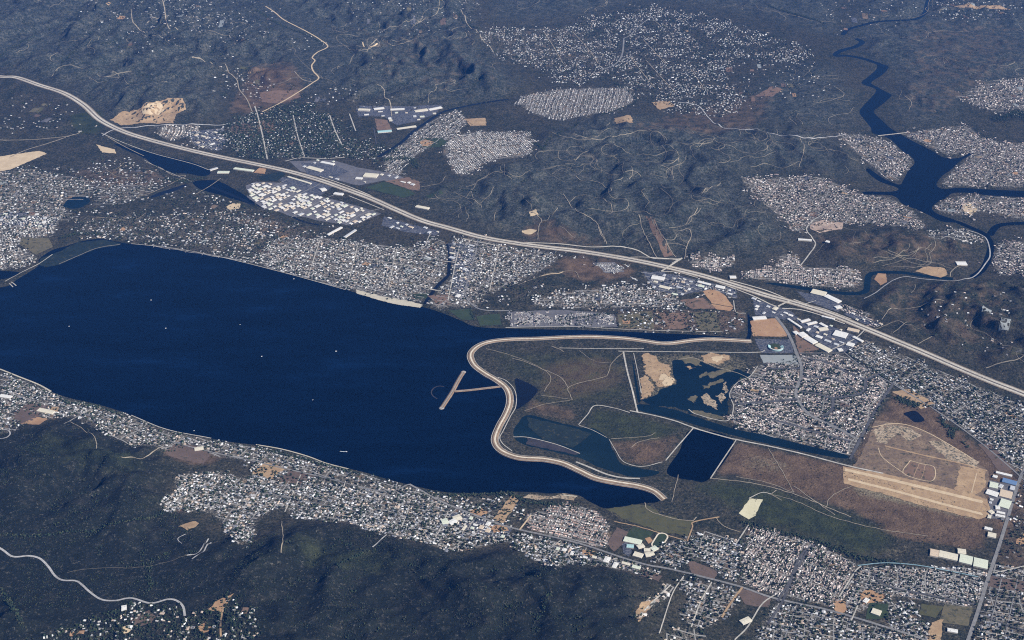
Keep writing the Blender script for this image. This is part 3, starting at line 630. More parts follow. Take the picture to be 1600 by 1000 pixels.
# houses: outline, street direction (two points), lot width, half block depth, fill, trees per house, roofs, ground weight, words for labels
def Q(poly, a, b, lot, depth, fill, trees, pal, urban, where, jit=0.22, grove=0.0):
    return dict(poly=poly, a=a, b=b, lot=lot, depth=depth, fill=fill, trees=trees, pal=pal, urban=urban, where=where, jit=jit, grove=grove)
TOWNS = [
 Q([(110,262),(190,248),(290,278),(255,292),(150,282)], (130,270),(260,280), 30, 34, .42, 1.2, 'mixed', .3, 'left of the marsh channel', .4),
 Q([(400,330),(470,352),(520,368),(440,376),(405,392),(370,360)], (400,345),(500,366), 24, 28, .55, 1.1, 'mixed', .4, 'between the industrial park and the old town', .35),
 Q([(250,300),(330,300),(400,325),(380,335),(260,322)], (260,310),(380,326), 34, 36, .4, 1.6, 'mixed', .25, 'below the marsh', .4),
 Q([(830,440),(900,448),(880,455),(834,468),(800,478),(770,480)], (790,475),(880,452), 26, 30, .4, .8, 'white', .3, 'at the foot of the town hill', .4),
 Q([(870,392),(1000,412),(1000,425),(900,410)], (880,395),(990,415), 34, 36, .35, .8, 'white', .25, 'just below the freeway', .4),
 Q([(100,0),(420,0),(440,60),(330,90),(220,80),(120,60)], (160,30),(300,32), 56, 60, .22, .8, 'white', .06, 'scattered in the far left hills', .5),
 Q([(540,0),(760,0),(740,45),(640,60),(560,50)], (560,20),(700,22), 60, 60, .2, .8, 'white', .06, 'scattered in the far hills at top', .5),
 Q([(1130,95),(1290,80),(1310,140),(1190,175),(1140,150)], (1150,120),(1280,124), 50, 55, .25, 1.0, 'white', .1, 'scattered right of the far upland', .5),
 Q([(1280,0),(1440,0),(1420,40),(1300,60)], (1300,20),(1400,22), 60, 60, .2, .8, 'white', .06, 'scattered by the upper river', .5),
 Q([(0,150),(110,160),(150,208),(0,216)], (0,190),(100,195), 50, 50, .2, 1.0, 'white', .1, 'below the freeway at left', .5),
 Q([(660,362),(700,370),(690,385),(640,385)], (660,366),(690,374), 30, 34, .4, 1.0, 'white', .3, 'below the freeway by the old town', .4),
 Q([(1400,470),(1600,440),(1600,560),(1480,540)], (1420,500),(1560,520), 70, 70, .16, .8, 'white', .05, 'scattered in the right hand hills', .5),
 Q([(440,150),(560,130),(620,150),(560,168),(480,160)], (450,150),(600,152), 46, 50, .3, .9, 'white', .1, 'at the foot of the far left hills', .5),
 Q([(1184,572),(1200,568),(1248,566),(1246,555),(1318,554),(1393,601),(1330,712),(1280,701),(1200,681),(1152,669),(1142,655),(1147,635),(1141,615),(1153,598),(1168,590)], (1200,640),(1300,668), 13.5, 21, .98, .45, 'tile', 1.0, 'in the dense tract beside the canal', .26),
 Q([(1325,555),(1352,530),(1400,550),(1450,572),(1500,592),(1560,616),(1600,634),(1680,680),(1680,800),(1600,745),(1530,688),(1460,638),(1400,601)], (1350,540),(1500,620), 25, 30, .8, 1.5, 'mixed', .75, 'between the freeway and the diagonal avenue', .2),
 Q([(0,582),(60,604),(110,625),(190,646),(260,674),(330,688),(400,698),(480,717),(560,738),(600,750),(560,757),(480,740),(400,722),(330,712),(300,695),(258,706),(190,690),(160,672),(110,650),(70,655),(30,640),(0,650)], (100,640),(300,700), 24, 30, .85, 1.1, 'mixed', .8, 'on the near lake shore', .2),
 Q([(-60,640),(20,640),(40,668),(0,678),(-60,680)], (0,640),(60,660), 26, 30, .7, .8, 'mixed', .6, 'at the left edge below the shore', .2),
 Q([(400,722),(480,742),(560,760),(600,752),(660,766),(700,775),(740,790),(800,822),(790,846),(720,862),(660,848),(600,836),(540,816),(470,812),(440,790),(400,812),(392,852),(368,848),(345,815),(330,800),(258,798),(256,790),(275,768),(275,742),(340,735),(390,750),(395,738)], (420,740),(640,800), 23, 29, .9, 1.1, 'mixed', .85, 'on the hillside below the lake', .2),
 Q([(690,772),(760,774),(800,772),(820,778),(812,822),(760,806),(720,792)], (700,785),(800,820), 30, 34, .45, 1.6, 'mixed', .45, 'near the lake by the long avenue', .4),
 Q([(820,806),(850,795),(880,785),(935,800),(950,822),(952,850),(945,858),(900,845),(830,828)], (850,833),(930,852), 17, 27, .95, .35, 'pink', .95, 'in the small tract above the avenue', .1),
 Q([(800,830),(900,850),(1000,882),(1035,892),(1030,905),(960,890),(900,880),(870,892),(840,880),(790,850)], (800,826),(900,850), 26, 28, .75, 1.6, 'mixed', .6, 'along the lower side of the avenue', .2),
 Q([(1035,850),(1070,840),(1100,830),(1130,838),(1165,850),(1150,905),(1125,900),(1110,880),(1080,872),(1060,890),(1020,876)], (1040,860),(1140,890), 21, 28, .88, 1.2, 'mixed', .8, 'right of the school', .2),
 Q([(1172,820),(1210,830),(1270,846),(1338,882),(1330,920),(1310,950),(1215,930),(1155,912),(1165,850)], (1175,880),(1215,825), 14, 23, .97, .6, 'tile', .95, 'in the tract above the avenue at bottom right', .2),
 Q([(1345,886),(1440,886),(1530,905),(1540,910),(1524,950),(1500,948),(1400,930),(1335,960),(1318,950),(1335,915)], (1400,900),(1520,930), 14, 22, .97, .5, 'grey', .95, 'in the curving tract left of the wide road', .22),
 Q([(1450,882),(1530,890),(1545,898),(1530,902),(1460,888)], (1460,886),(1530,900), 14, 22, .9, .3, 'white', .9, 'below the long pale sheds', .1),
 Q([(1385,935),(1440,944),(1432,965),(1460,985),(1450,1010),(1390,990),(1385,965)], (1400,940),(1450,990), 24, 30, .8, 1.5, 'mixed', .75, 'near the bottom edge by the ploughed fields', .35),
 Q([(1215,940),(1300,958),(1400,990),(1500,1020),(1500,1080),(1150,1060),(1185,990),(1205,950)], (1215,940),(1300,958), 25, 29, .85, 1.4, 'mixed', .8, 'at the bottom edge below the avenue', .2),
 Q([(1060,900),(1150,918),(1160,935),(1130,965),(1100,985),(1080,980),(1060,960),(1075,935)], (1070,898),(1150,918), 26, 30, .8, 1.3, 'mixed', .7, 'on the slope below the avenue', .2),
 Q([(1040,910),(1055,918),(1020,955),(1000,968),(985,965),(1005,945)], (1000,960),(1045,915), 26, 24, .7, .9, 'tan', .7, 'on the spur of pale ground', .4),
 Q([(1040,990),(1060,975),(1100,985),(1110,1010),(1100,1050),(1030,1050)], (1040,990),(1100,1005), 28, 30, .65, 1.0, 'tan', .55, 'by the bottom edge', .4),
 Q([(1548,880),(1600,890),(1660,900),(1660,1060),(1510,1060),(1535,955),(1548,905)], (1550,900),(1600,910), 22, 30, .65, 1.2, 'mixed', .6, 'right of the wide road', .2),
 Q([(1590,760),(1660,760),(1660,880),(1560,870)], (1590,780),(1600,784), 34, 40, .4, 1.0, 'mixed', .3, 'right of the wide road', .2),
 Q([(140,965),(200,945),(250,945),(300,960),(330,935),(370,932),(395,950),(400,1050),(60,1050),(80,985)], (150,975),(300,985), 36, 36, .4, 2.6, 'white', .25, 'among trees at the bottom left', .45),
 # far side
 Q([(430,372),(500,372),(560,378),(612,386),(668,386),(690,370),(698,385),(696,430),(680,445),(655,474),(600,462),(540,450),(480,434),(412,416),(402,395)], (450,425),(620,468), 19, 27, .92, 1.0, 'white', .9, 'in the old town on the far shore', .3),
 Q([(705,375),(745,372),(800,386),(868,396),(872,404),(850,420),(828,432),(800,445),(756,462),(745,482),(735,480),(700,478),(690,486),(668,475),(690,450),(706,430),(708,400)], (710,400),(820,425), 19, 27, .9, 1.0, 'white', .85, 'in the old town by the hill', .3),
 Q([(834,470),(880,456),(980,446),(1040,456),(1060,468),(1078,476),(1050,480),(900,481),(834,478)], (850,470),(1000,468), 20, 27, .9, .8, 'white', .8, 'below the town hill', .25),
 Q([(1000,425),(1100,440),(1150,455),(1150,468),(1110,452),(1060,462),(1030,455)], (1020,430),(1140,458), 18, 26, .7, .5, 'white', .8, 'beside the freeway', .3),
 Q([(968,486),(1160,486),(1164,520),(1060,516),(970,513)], (980,500),(1150,505), 28, 30, .45, 1.5, 'mixed', .35, 'by the back channel', .4),
 Q([(1070,406),(1100,402),(1148,402),(1148,414),(1112,422),(1088,418)], (1075,410),(1140,412), 15, 24, .95, .3, 'tile', .9, 'in the tract beside the overpass', .08),
 Q([(1160,424),(1215,418),(1218,398),(1248,398),(1250,418),(1340,421),(1347,438),(1340,450),(1260,446),(1195,438),(1160,436)], (1180,430),(1340,440), 15, 25, .95, .5, 'tile', .9, 'in the tract inside the river bend', .08),
 Q([(1345,500),(1330,494),(1312,482),(1330,478),(1380,506),(1370,512)], (1320,485),(1375,508), 18, 24, .9, .5, 'tile', .8, 'beside the freeway at the river bend', .15),
 Q([(1155,275),(1260,273),(1300,284),(1340,302),(1392,309),(1428,330),(1450,356),(1430,358),(1360,348),(1320,350),(1282,345),(1250,362),(1236,362),(1232,350),(1200,325),(1165,291)], (1180,290),(1300,320), 19, 27, .95, .9, 'tile', .8, 'on the slope below the reservoir', .3),
 Q([(1310,210),(1345,210),(1388,220),(1408,236),(1423,248),(1425,257),(1410,272),(1403,284),(1385,279),(1360,257),(1330,232)], (1320,215),(1400,262), 18, 27, .95, .9, 'tile', .8, 'on the left bank of the reservoir', .3),
 Q([(1405,211),(1440,205),(1512,195),(1532,215),(1562,222),(1680,230),(1680,292),(1560,292),(1500,290),(1478,292),(1470,286),(1492,263),(1517,246),(1516,238),(1480,243),(1440,222)], (1420,212),(1560,240), 18, 27, .95, .9, 'tile', .8, 'on the right bank of the reservoir', .3),
 Q([(1460,324),(1484,308),(1540,306),(1680,314),(1680,350),(1590,342),(1540,330),(1500,337),(1470,332)], (1470,320),(1600,330), 18, 27, .92, .8, 'tile', .75, 'below the reservoir arm', .3),
 Q([(1490,152),(1540,126),(1680,112),(1680,180),(1560,178),(1520,162)], (1500,150),(1600,140), 20, 28, .85, 1.0, 'tile', .65, 'in the upper right hills', .35),
 Q([(1555,380),(1680,372),(1680,432),(1560,432),(1550,410)], (1560,390),(1600,400), 19, 27, .85, .8, 'tile', .65, 'at the right edge', .3),
 Q([(1450,362),(1500,356),(1530,370),(1540,378),(1500,378),(1450,372)], (1450,365),(1530,374), 22, 28, .6, .8, 'grey', .5, 'below the dam', .3),
 Q([(350,196),(372,186),(430,165),(480,162),(520,182),(545,215),(590,230),(640,232),(592,250),(500,243),(420,252),(375,240),(350,226)], (400,200),(520,205), 22, 28, .72, 5.5, 'white', .3, 'in the leafy grid beyond the freeway', .25),
 Q([(245,198),(310,196),(312,203),(276,219),(252,215)], (262,214),(268,197), 16, 24, .95, .1, 'tan', .95, 'in the new terraces above the freeway', .05),
 Q([(290,207),(350,200),(352,228),(340,238),(300,228)], (300,215),(350,230), 24, 28, .8, .9, 'white', .7, 'beside the freeway terraces', .3),
 Q([(600,248),(625,228),(650,206),(690,180),(716,172),(732,190),(706,214),(650,242),(622,262),(640,275),(600,270)], (620,245),(700,190), 17, 26, .93, .8, 'grey', .85, 'along the creek beyond the freeway', .1),
 Q([(702,215),(740,206),(800,206),(828,206),(832,240),(800,246),(760,250),(732,275),(712,272),(702,250),(692,240)], (710,240),(820,222), 16, 26, .95, .35, 'grey', .95, 'in the striped tract at the foot of hills', .06),
 Q([(806,160),(816,150),(870,140),(985,136),(990,158),(960,175),(880,188),(842,181)], (830,175),(840,150), 16, 27, .95, .35, 'grey', .9, 'in the striped far tract', .06),
 Q([(745,52),(762,40),(830,44),(880,40),(925,48),(950,70),(955,100),(900,108),(840,112),(800,95),(762,80)], (760,60),(900,64), 19, 25, .75, 1.3, 'white', .4, 'in the far upland town', .4),
 Q([(880,40),(1000,8),(1100,20),(1200,55),(1265,72),(1272,95),(1200,100),(1150,92),(1120,125),(1180,150),(1142,180),(1060,176),(1000,150),(955,125),(880,132),(835,115),(955,100),(950,70)], (900,80),(1100,84), 21, 26, .62, 1.3, 'white', .3, 'across the far upland', .4),
 Q([(150,12),(320,0),(345,30),(300,62),(232,62),(150,42)], (160,30),(300,32), 44, 50, .3, .8, 'white', .12, 'in the far left hills', .45),
 Q([(340,100),(390,105),(420,130),(410,165),(350,150)], (350,120),(400,124), 36, 40, .45, .8, 'white', .25, 'along the canyon road', .45),
 Q([(420,45),(500,60),(512,75),(480,80),(420,60)], (420,50),(500,70), 40, 44, .35, .6, 'white', .15, 'along the canyon road', .45),
 Q([(-40,272),(40,262),(110,274),(152,284),(140,310),(95,318),(120,340),(90,350),(-40,345)], (0,300),(120,306), 25, 30, .8, 1.5, 'mixed', .6, 'at the left edge beyond the lake', .4),
 Q([(150,285),(250,288),(235,304),(200,318),(145,320)], (150,300),(230,304), 27, 32, .7, 1.2, 'mixed', .5, 'left of the marsh', .4),
 Q([(-40,345),(50,334),(92,342),(84,370),(36,370),(30,384),(-40,400)], (0,360),(80,345), 19, 26, .9, .8, 'white', .85, 'in the grid at the left end of lake', .15),
 Q([(-40,400),(30,386),(56,400),(40,415),(0,422),(-40,422)], (0,410),(40,400), 19, 26, .8, .8, 'white', .8, 'by the harbour', .2),
 Q([(120,336),(400,332),(420,372),(404,412),(300,390),(200,378),(112,372)], (150,350),(350,372), 25, 28, .52, 1.3, 'mixed', .4, 'on the low hills above the far shore', .4),
 Q([(230,383),(400,404),(480,430),(640,470),(640,474),(480,437),(400,413),(230,386)], (240,385),(400,410), 20, 22, .8, 1.2, 'white', .7, 'in the row on the far shore', .2),
 Q([(790,488),(960,492),(964,509),(800,509)], (800,500),(950,502), 9, 14, .7, .15, 'grey', .6, 'in the vehicle yard', .1),
 Q([(930,411),(960,411),(974,424),(947,426)], (932,412),(945,425), 9, 14, .95, 0, 'white', .7, 'in the greenhouse yard', .02),
 Q([(1440,6),(1600,4),(1600,30),(1480,34)], (1450,20),(1600,20), 28, 34, .35, .8, 'white', .1, 'in the far top right', .4),
 Q([(1000,415),(1010,424),(1000,424)], (1000,415),(1010,424), 25, 30, .5, .5, 'white', .3, 'beside the freeway', .3),
]
# tree belts: centre line, half width m, spacing m
BELTS = [
 ([(1402,622),(1416,628),(1432,634)], 40, 6), ([(1470,655),(1480,668),(1494,672)], 26, 9), ([(1484,672),(1486,684)], 24, 9), ([(1506,690),(1512,700)], 12, 9),
 ([(1375,584),(1354,594),(1352,606),(1342,616),(1302,622),(1276,616),(1250,612)], 22, 8), ([(1200,577),(1250,576)], 20, 9), ([(1204,604),(1243,606)], 20, 9), ([(1302,622),(1300,640),(1285,652)], 20, 10),
 ([(1240,555),(1252,572),(1252,588),(1246,604),(1244,618),(1252,634),(1268,650)], 17, 11), ([(1150,632),(1200,628),(1246,624)], 7, 14), ([(1365,895),(1372,908),(1400,920),(1450,930),(1525,945)], 8, 9),
 ([(1200,975),(1225,935),(1250,870),(1275,850)], 8, 9), ([(1215,940),(1262,860)], 7, 10), ([(1240,552),(1318,552),(1395,600)], 8, 10),
 ([(0,836),(60,838),(110,832),(160,826),(205,815),(255,801)], 16, 16), ([(530,885),(560,868),(575,860)], 14, 15),
 ([(0,90),(28,72),(50,60),(57,52),(45,42),(35,30)], 9, 18), ([(95,105),(105,92),(120,78),(142,68)], 9, 18),
 ([(580,105),(600,92)], 8, 16), ([(606,142),(625,132),(640,128),(680,120)], 9, 17), ([(725,150),(745,132),(755,122)], 9, 16),
 ([(715,15),(720,30),(740,42),(750,48)], 12, 16), ([(400,16),(440,40),(480,55),(505,70)], 12, 18), ([(560,50),(600,38),(640,28)], 9, 20),
 ([(850,235),(855,220),(870,212),(895,200),(905,192)], 8, 14), ([(838,225),(848,235)], 14, 10), ([(960,130),(985,145),(993,160),(970,170),(940,180)], 8, 12),
 ([(200,60),(180,64),(160,70)], 9, 20), ([(120,122),(170,114),(200,110),(232,118),(280,120)], 8, 18),
 ([(95,372),(120,366),(160,366)], 20, 11), ([(660,775),(720,774),(790,772),(830,785),(900,790)], 22, 12),
 ([(100,628),(140,634),(190,648)], 14, 12), ([(400,700),(480,719),(560,741)], 14, 14),
 ([(1160,816),(1220,832),(1290,850),(1345,872),(1400,880)], 26, 11), ([(1395,602),(1362,655),(1330,714)], 5, 10),
 ([(1190,200),(1130,40)], 3, 60), ([(1200,8),(1240,22),(1270,30),(1290,38)], 14, 14),
 ([(690,292),(720,296),(745,300)], 8, 12), ([(600,250),(640,248),(650,262)], 30, 10), ([(800,88),(820,92)], 10, 12),
 ([(1556,188),(1590,176),(1610,190)], 60, 12), ([(1160,434),(1200,441),(1260,449),(1330,455)], 8, 12),
 ([(0,920),(20,950),(36,980)], 18, 18), ([(840,970),(850,950),(860,930)], 16, 16), ([(228,905),(238,915),(230,925)], 14, 16),
 ([(260,280),(290,284),(320,278)], 30, 14), ([(170,216),(230,240),(300,258)], 22, 14),
 ([(735,480),(740,500)], 12, 14), ([(880,500),(960,490)], 12, 14), ([(1556,352),(1600,348)], 30, 22),
]

# shop and yard zones: outline, direction, building sizes, words
ZONES = [
 ([(452,252),(520,250),(560,262),(620,272),(650,290),(600,282),(560,290),(510,278),(470,268)], (460,258),(560,282), 'in the yards just beyond the freeway', 13),
 ([(292,206),(350,200),(352,226),(342,236),(306,228)], (300,215),(346,230), 'in the yard beside the new terraces', 10),
 ([(556,166),(640,166),(692,164),(680,178),(650,190),(620,196),(600,182),(560,182)], (560,174),(690,168), 'in the far roadside strip', 12),
 ([(1004,424),(1060,430),(1150,452),(1152,466),(1110,452),(1060,462),(1022,452)], (1010,426),(1140,456), 'below the freeway right of the overpass', 14),
 ([(1176,466),(1236,486),(1250,500),(1230,500),(1180,492)], (1180,470),(1240,490), 'left of the diagonal row of stores', 12),
 ([(1240,496),(1300,510),(1345,528),(1330,548),(1298,540),(1262,518)], (1250,500),(1340,530), 'among the dark shop car parks', 10),
 ([(-5,334),(50,332),(92,342),(80,356),(30,352),(-5,352)], (0,345),(80,342), 'in the left edge business blocks', 10),
 ([(700,380),(742,384),(735,440),(722,470),(706,460),(708,420)], (712,400),(730,404), 'along the old town main road', 14),
 ([(600,338),(640,350),(690,362),(680,368),(630,362),(596,352)], (600,340),(680,364), 'in the strip below the freeway', 10),
 ([(1330,488),(1380,508),(1350,506),(1318,490)], (1330,490),(1375,508), 'under the river bend', 4),
 ([(860,850),(930,868),(1000,885),(995,893),(920,874),(860,856)], (860,852),(990,887), 'on the lower side of the avenue', 9),
 ([(1545,750),(1545,810),(1575,812),(1590,760)], (1548,760),(1580,768), 'in the sheds by the wide road', 7),
 ([(700,800),(760,815),(800,828),(790,842),(720,826)], (705,806),(790,830), 'by the avenue above the tan yards', 8),
]
# ================================================================== LAND SHEET
core_x = np.arange(-9100, 9100 + 1, 24.0)
core_y = 5750.0 * np.exp(np.arange(0, math.log(21800 / 5750.0), 0.00225))
def grow(start, sign, n=16, total=33000.0):
    g = np.cumsum(np.geomspace(30, 9000, n)); return start + sign * g / g[-1] * total
gx = np.concatenate([grow(core_x[0], -1)[::-1], core_x, grow(core_x[-1], 1)])
gy = np.concatenate([grow(core_y[0], -1, total=16000)[::-1], core_y, grow(core_y[-1], 1)])
NX, NY = len(gx), len(gy)
X, Y = np.meshgrid(gx, gy)                                   # [iy, ix]
cx0, cx1 = 16, 16 + len(core_x); cy0, cy1 = 16, 16 + len(core_y)

amp = np.full(X.shape, 5.0); lift = np.zeros(X.shape)
for poly, a, l in HILLS:
    m = inside(X, Y, G(poly))
    amp[m] = np.maximum(amp[m], a); lift[m] = np.maximum(lift[m], l)
amp = blur(amp, 9, 2); lift = blur(lift, 14, 2)
wx = X + 260 * fbm(X + 900, Y, 1700, 3); wy = Y + 260 * fbm(X, Y - 2200, 1700, 3)
rid = 0.6 * ridged(wx, wy, 1500, 6) + 0.45 * ridged(wx + 4000, wy, 620, 5); rid = (rid - 0.55) / 1.2
hills = 0.85 * amp * np.clip(rid, 0, 2)
hills += lift + 1.6 * fbm(X, Y, 220, 3) * np.clip(amp / 30, 0, 1)
# the near range climbs towards the lower left
near = blur(inside(X, Y, G(HILLS[0][0])).astype(float), 30, 2)
hills += near * np.clip((7600 - Y) / 1800, 0, 1) * 90

def erode(h, n=45000, steps=48, rounds=4):
    """rain drops running down the slopes, cutting gullies and dropping silt (core part of the sheet)"""
    H, Wd = h.shape; rng = np.random.default_rng(3)
    for r in range(rounds):
        px = rng.uniform(2, Wd - 4, n); py = rng.uniform(2, H - 4, n)
        dxv = np.zeros(n); dyv = np.zeros(n); sed = np.zeros(n); vol = np.ones(n); spd = np.ones(n)
        for s in range(steps):
            ix = px.astype(int); iy = py.astype(int); fx = px - ix; fy = py - iy
            a = h[iy, ix]; b = h[iy, ix + 1]; c = h[iy + 1, ix]; d = h[iy + 1, ix + 1]
            gxv = (b - a) * (1 - fy) + (d - c) * fy; gyv = (c - a) * (1 - fx) + (d - b) * fx
            h0 = a * (1 - fx) * (1 - fy) + b * fx * (1 - fy) + c * (1 - fx) * fy + d * fx * fy
            dxv = dxv * 0.25 - gxv * 0.75; dyv = dyv * 0.25 - gyv * 0.75
            L = np.hypot(dxv, dyv) + 1e-6; dxv /= L; dyv /= L
            nx_ = np.clip(px + dxv, 2, Wd - 4); ny_ = np.clip(py + dyv, 2, H - 4)
            jx = nx_.astype(int); jy = ny_.astype(int); qx = nx_ - jx; qy = ny_ - jy
            h1 = h[jy, jx] * (1 - qx) * (1 - qy) + h[jy, jx + 1] * qx * (1 - qy) + h[jy + 1, jx] * (1 - qx) * qy + h[jy + 1, jx + 1] * qx * qy
            dh = h1 - h0
            cap = np.clip(-dh, 0.02, 8) * spd * vol * 0.9
            ch = np.where(dh > 0, np.minimum(dh, sed), np.where(sed > cap, (sed - cap) * 0.12, -np.minimum((cap - sed) * 0.16, np.clip(-dh, 0, 9) * 0.5)))
            sed = sed - ch
            flat = (iy * Wd + ix)
            for off, wgt in ((0, (1 - fx) * (1 - fy)), (1, fx * (1 - fy)), (Wd, (1 - fx) * fy), (Wd + 1, fx * fy)):
                h += np.bincount(flat + off, ch * wgt * 0.55, H * Wd).reshape(H, Wd)
            spd = np.sqrt(np.clip(spd * spd - dh * 0.25, 0.05, 25)); vol *= 0.985
            px, py = nx_, ny_
    return h
hc = hills[cy0:cy1, cx0:cx1]
hills[cy0:cy1, cx0:cx1] = 0.75 * erode(hc.copy()) + 0.25 * blur(hc, 1, 1)
hills += np.where(amp > 20, amp, 0) * 0.09 * (ridged(wx * 1.0 + 900, wy, 300, 4) - 1.0) * np.clip(hills / 25, 0, 1)
hills = np.maximum(hills, 0)

# hill roads run over evened ground
even = blur(hills, 16, 2)
for nme, l, wd, mt in ROADS:
    if nme in ('mountain_road', 'canyon_road') and len(l) > 8:
        d_ = seg_dist(X, Y, smooth_line(G(l, 90.0), 60), False, 700.0); w_ = 1 - sstep(d_, 180, 600); hills = hills * (1 - w_) + even * w_

# water bodies: signed distance to the shore shapes the banks
POLYS = []                                                    # (name, outline in metres, material)
POLYS.append(('lake', smooth_line(G(LAKE), 30, True), 'lake'))
POLYS.append(('reservoir', smooth_line(G(RESERVOIR), 30, True), 'deep'))
for nme, p, mt in WATER:
    q = smooth_line(G(p), 14, True)
    if nme not in ('canal', 'harbour', 'dark_basin'):
        s_ = 34.0 if nme == 'wetland_pond' else 9.0
        q = q + s_ * np.stack([fbm(q[:, 0], q[:, 1], 110, 3), fbm(q[:, 0] + 700, q[:, 1], 110, 3)], 1)
    POLYS.append((nme, q, mt))
def strip(line, width):
    d = np.gradient(line, axis=0); d /= np.linalg.norm(d, axis=1)[:, None] + 1e-9
    nrm = np.stack([-d[:, 1], d[:, 0]], 1)
    return np.concatenate([line + nrm * width / 2, (line - nrm * width / 2)[::-1]])
for nme, l, wd, mt in RIVERS: POLYS.append((nme, strip(smooth_line(G(l), 30), wd + 12), mt))
shore = np.full(X.shape, 1e9)
for nme, p, mt in POLYS:
    d = seg_dist(X, Y, p, True, 320.0); d = np.where(inside(X, Y, p), -d, d)
    shore = np.minimum(shore, d + 6.0)
Z = np.clip(shore * 0.14, -5, 4) + hills * sstep(shore, 0, 260)

def height(x, y):
    """height of the land sheet, interpolated exactly as its quads are"""
    x = np.asarray(x, float); y = np.asarray(y, float)
    fx = np.interp(x, gx, np.arange(NX)); fy = np.interp(y, gy, np.arange(NY))
    ix = np.clip(fx.astype(int), 0, NX - 2); iy = np.clip(fy.astype(int), 0, NY - 2); u = fx - ix; v = fy - iy
    a, b, c, d = Z[iy, ix], Z[iy, ix + 1], Z[iy + 1, ix], Z[iy + 1, ix + 1]
    return np.maximum(a * (1 - u) * (1 - v) + b * u * (1 - v) + c * (1 - u) * v + d * u * v, np.where(u > v, a + (b - a) * u + (d - b) * v, a + (c - a) * v + (d - c) * u))

def T(p):
    """map position of surveyed points lying on the land sheet"""
    p = np.asarray(p, float); z = np.zeros(p.shape[:-1])
    for _ in range(10):
        q = G(p, z); z = 0.5 * z + 0.5 * np.maximum(height(q[..., 0], q[..., 1]), 0)
    return G(p, z)

# the freeway's bed is graded into the slopes
fw = smooth_line(T(FREEWAY), 16)
fz = height(fw[:, 0], fw[:, 1]); k = 40
for _ in range(2): fz = np.convolve(np.pad(fz, k, mode='edge'), np.ones(2 * k + 1) / (2 * k + 1), 'valid')
fz = fz + 5.0
near_fw = (seg_dist(X, Y, fw[::4], False, 420.0))
mk = np.argwhere(near_fw < 400)
for a0 in range(0, len(mk), 4000):
    q = mk[a0:a0 + 4000]; dx = X[q[:, 0], q[:, 1]][:, None] - fw[None, ::2, 0]; dy = Y[q[:, 0], q[:, 1]][:, None] - fw[None, ::2, 1]
    j = (dx * dx + dy * dy).argmin(1); wgt = 1 - sstep(near_fw[q[:, 0], q[:, 1]], 80, 320)
    Z[q[:, 0], q[:, 1]] = Z[q[:, 0], q[:, 1]] * (1 - wgt) + (fz[::2][j] - 3.5) * wgt

# ground cover weights
cov = np.zeros(X.shape + (4,))
for poly, ch, wgt, soft in COVER:
    m = blur(inside(X, Y, T(poly)).astype(float), soft, 2) * wgt
    cov[..., ch] = np.maximum(cov[..., ch], m)
for t in TOWNS:
    t['world'] = T(t['poly'])
    far_ = float(np.clip(np.hypot(t['world'][:, 1].mean(), EYE) / 9400.0, 1.0, 1.75)); t['lot'] *= far_; t['depth'] *= far_; t['size'] = min(far_, 1.25)
    m = blur(inside(X, Y, t['world']).astype(float), 2, 2) * t['urban']
    cov[..., 3] = np.maximum(cov[..., 3], m)

cov2 = np.zeros(X.shape + (4,)); cov2[..., 3] = 1
cov2[..., 0] = blur(inside(X, Y, G(HILLS[0][0])).astype(float), 4, 2)                 # dense dark chaparral on the near range
for k_ in (1, 3, 7, 8, 11): cov2[..., 1] = np.maximum(cov2[..., 1], blur(inside(X, Y, G(HILLS[k_][0])).astype(float), 8, 2))   # grey sage on the far hills, blued and lightened in place of distance haze
iy, ix = np.mgrid[0:NY - 1, 0:NX - 1]
q0 = (iy * NX + ix).ravel(); quads = np.stack([q0, q0 + 1, q0 + NX + 1, q0 + NX], 1)

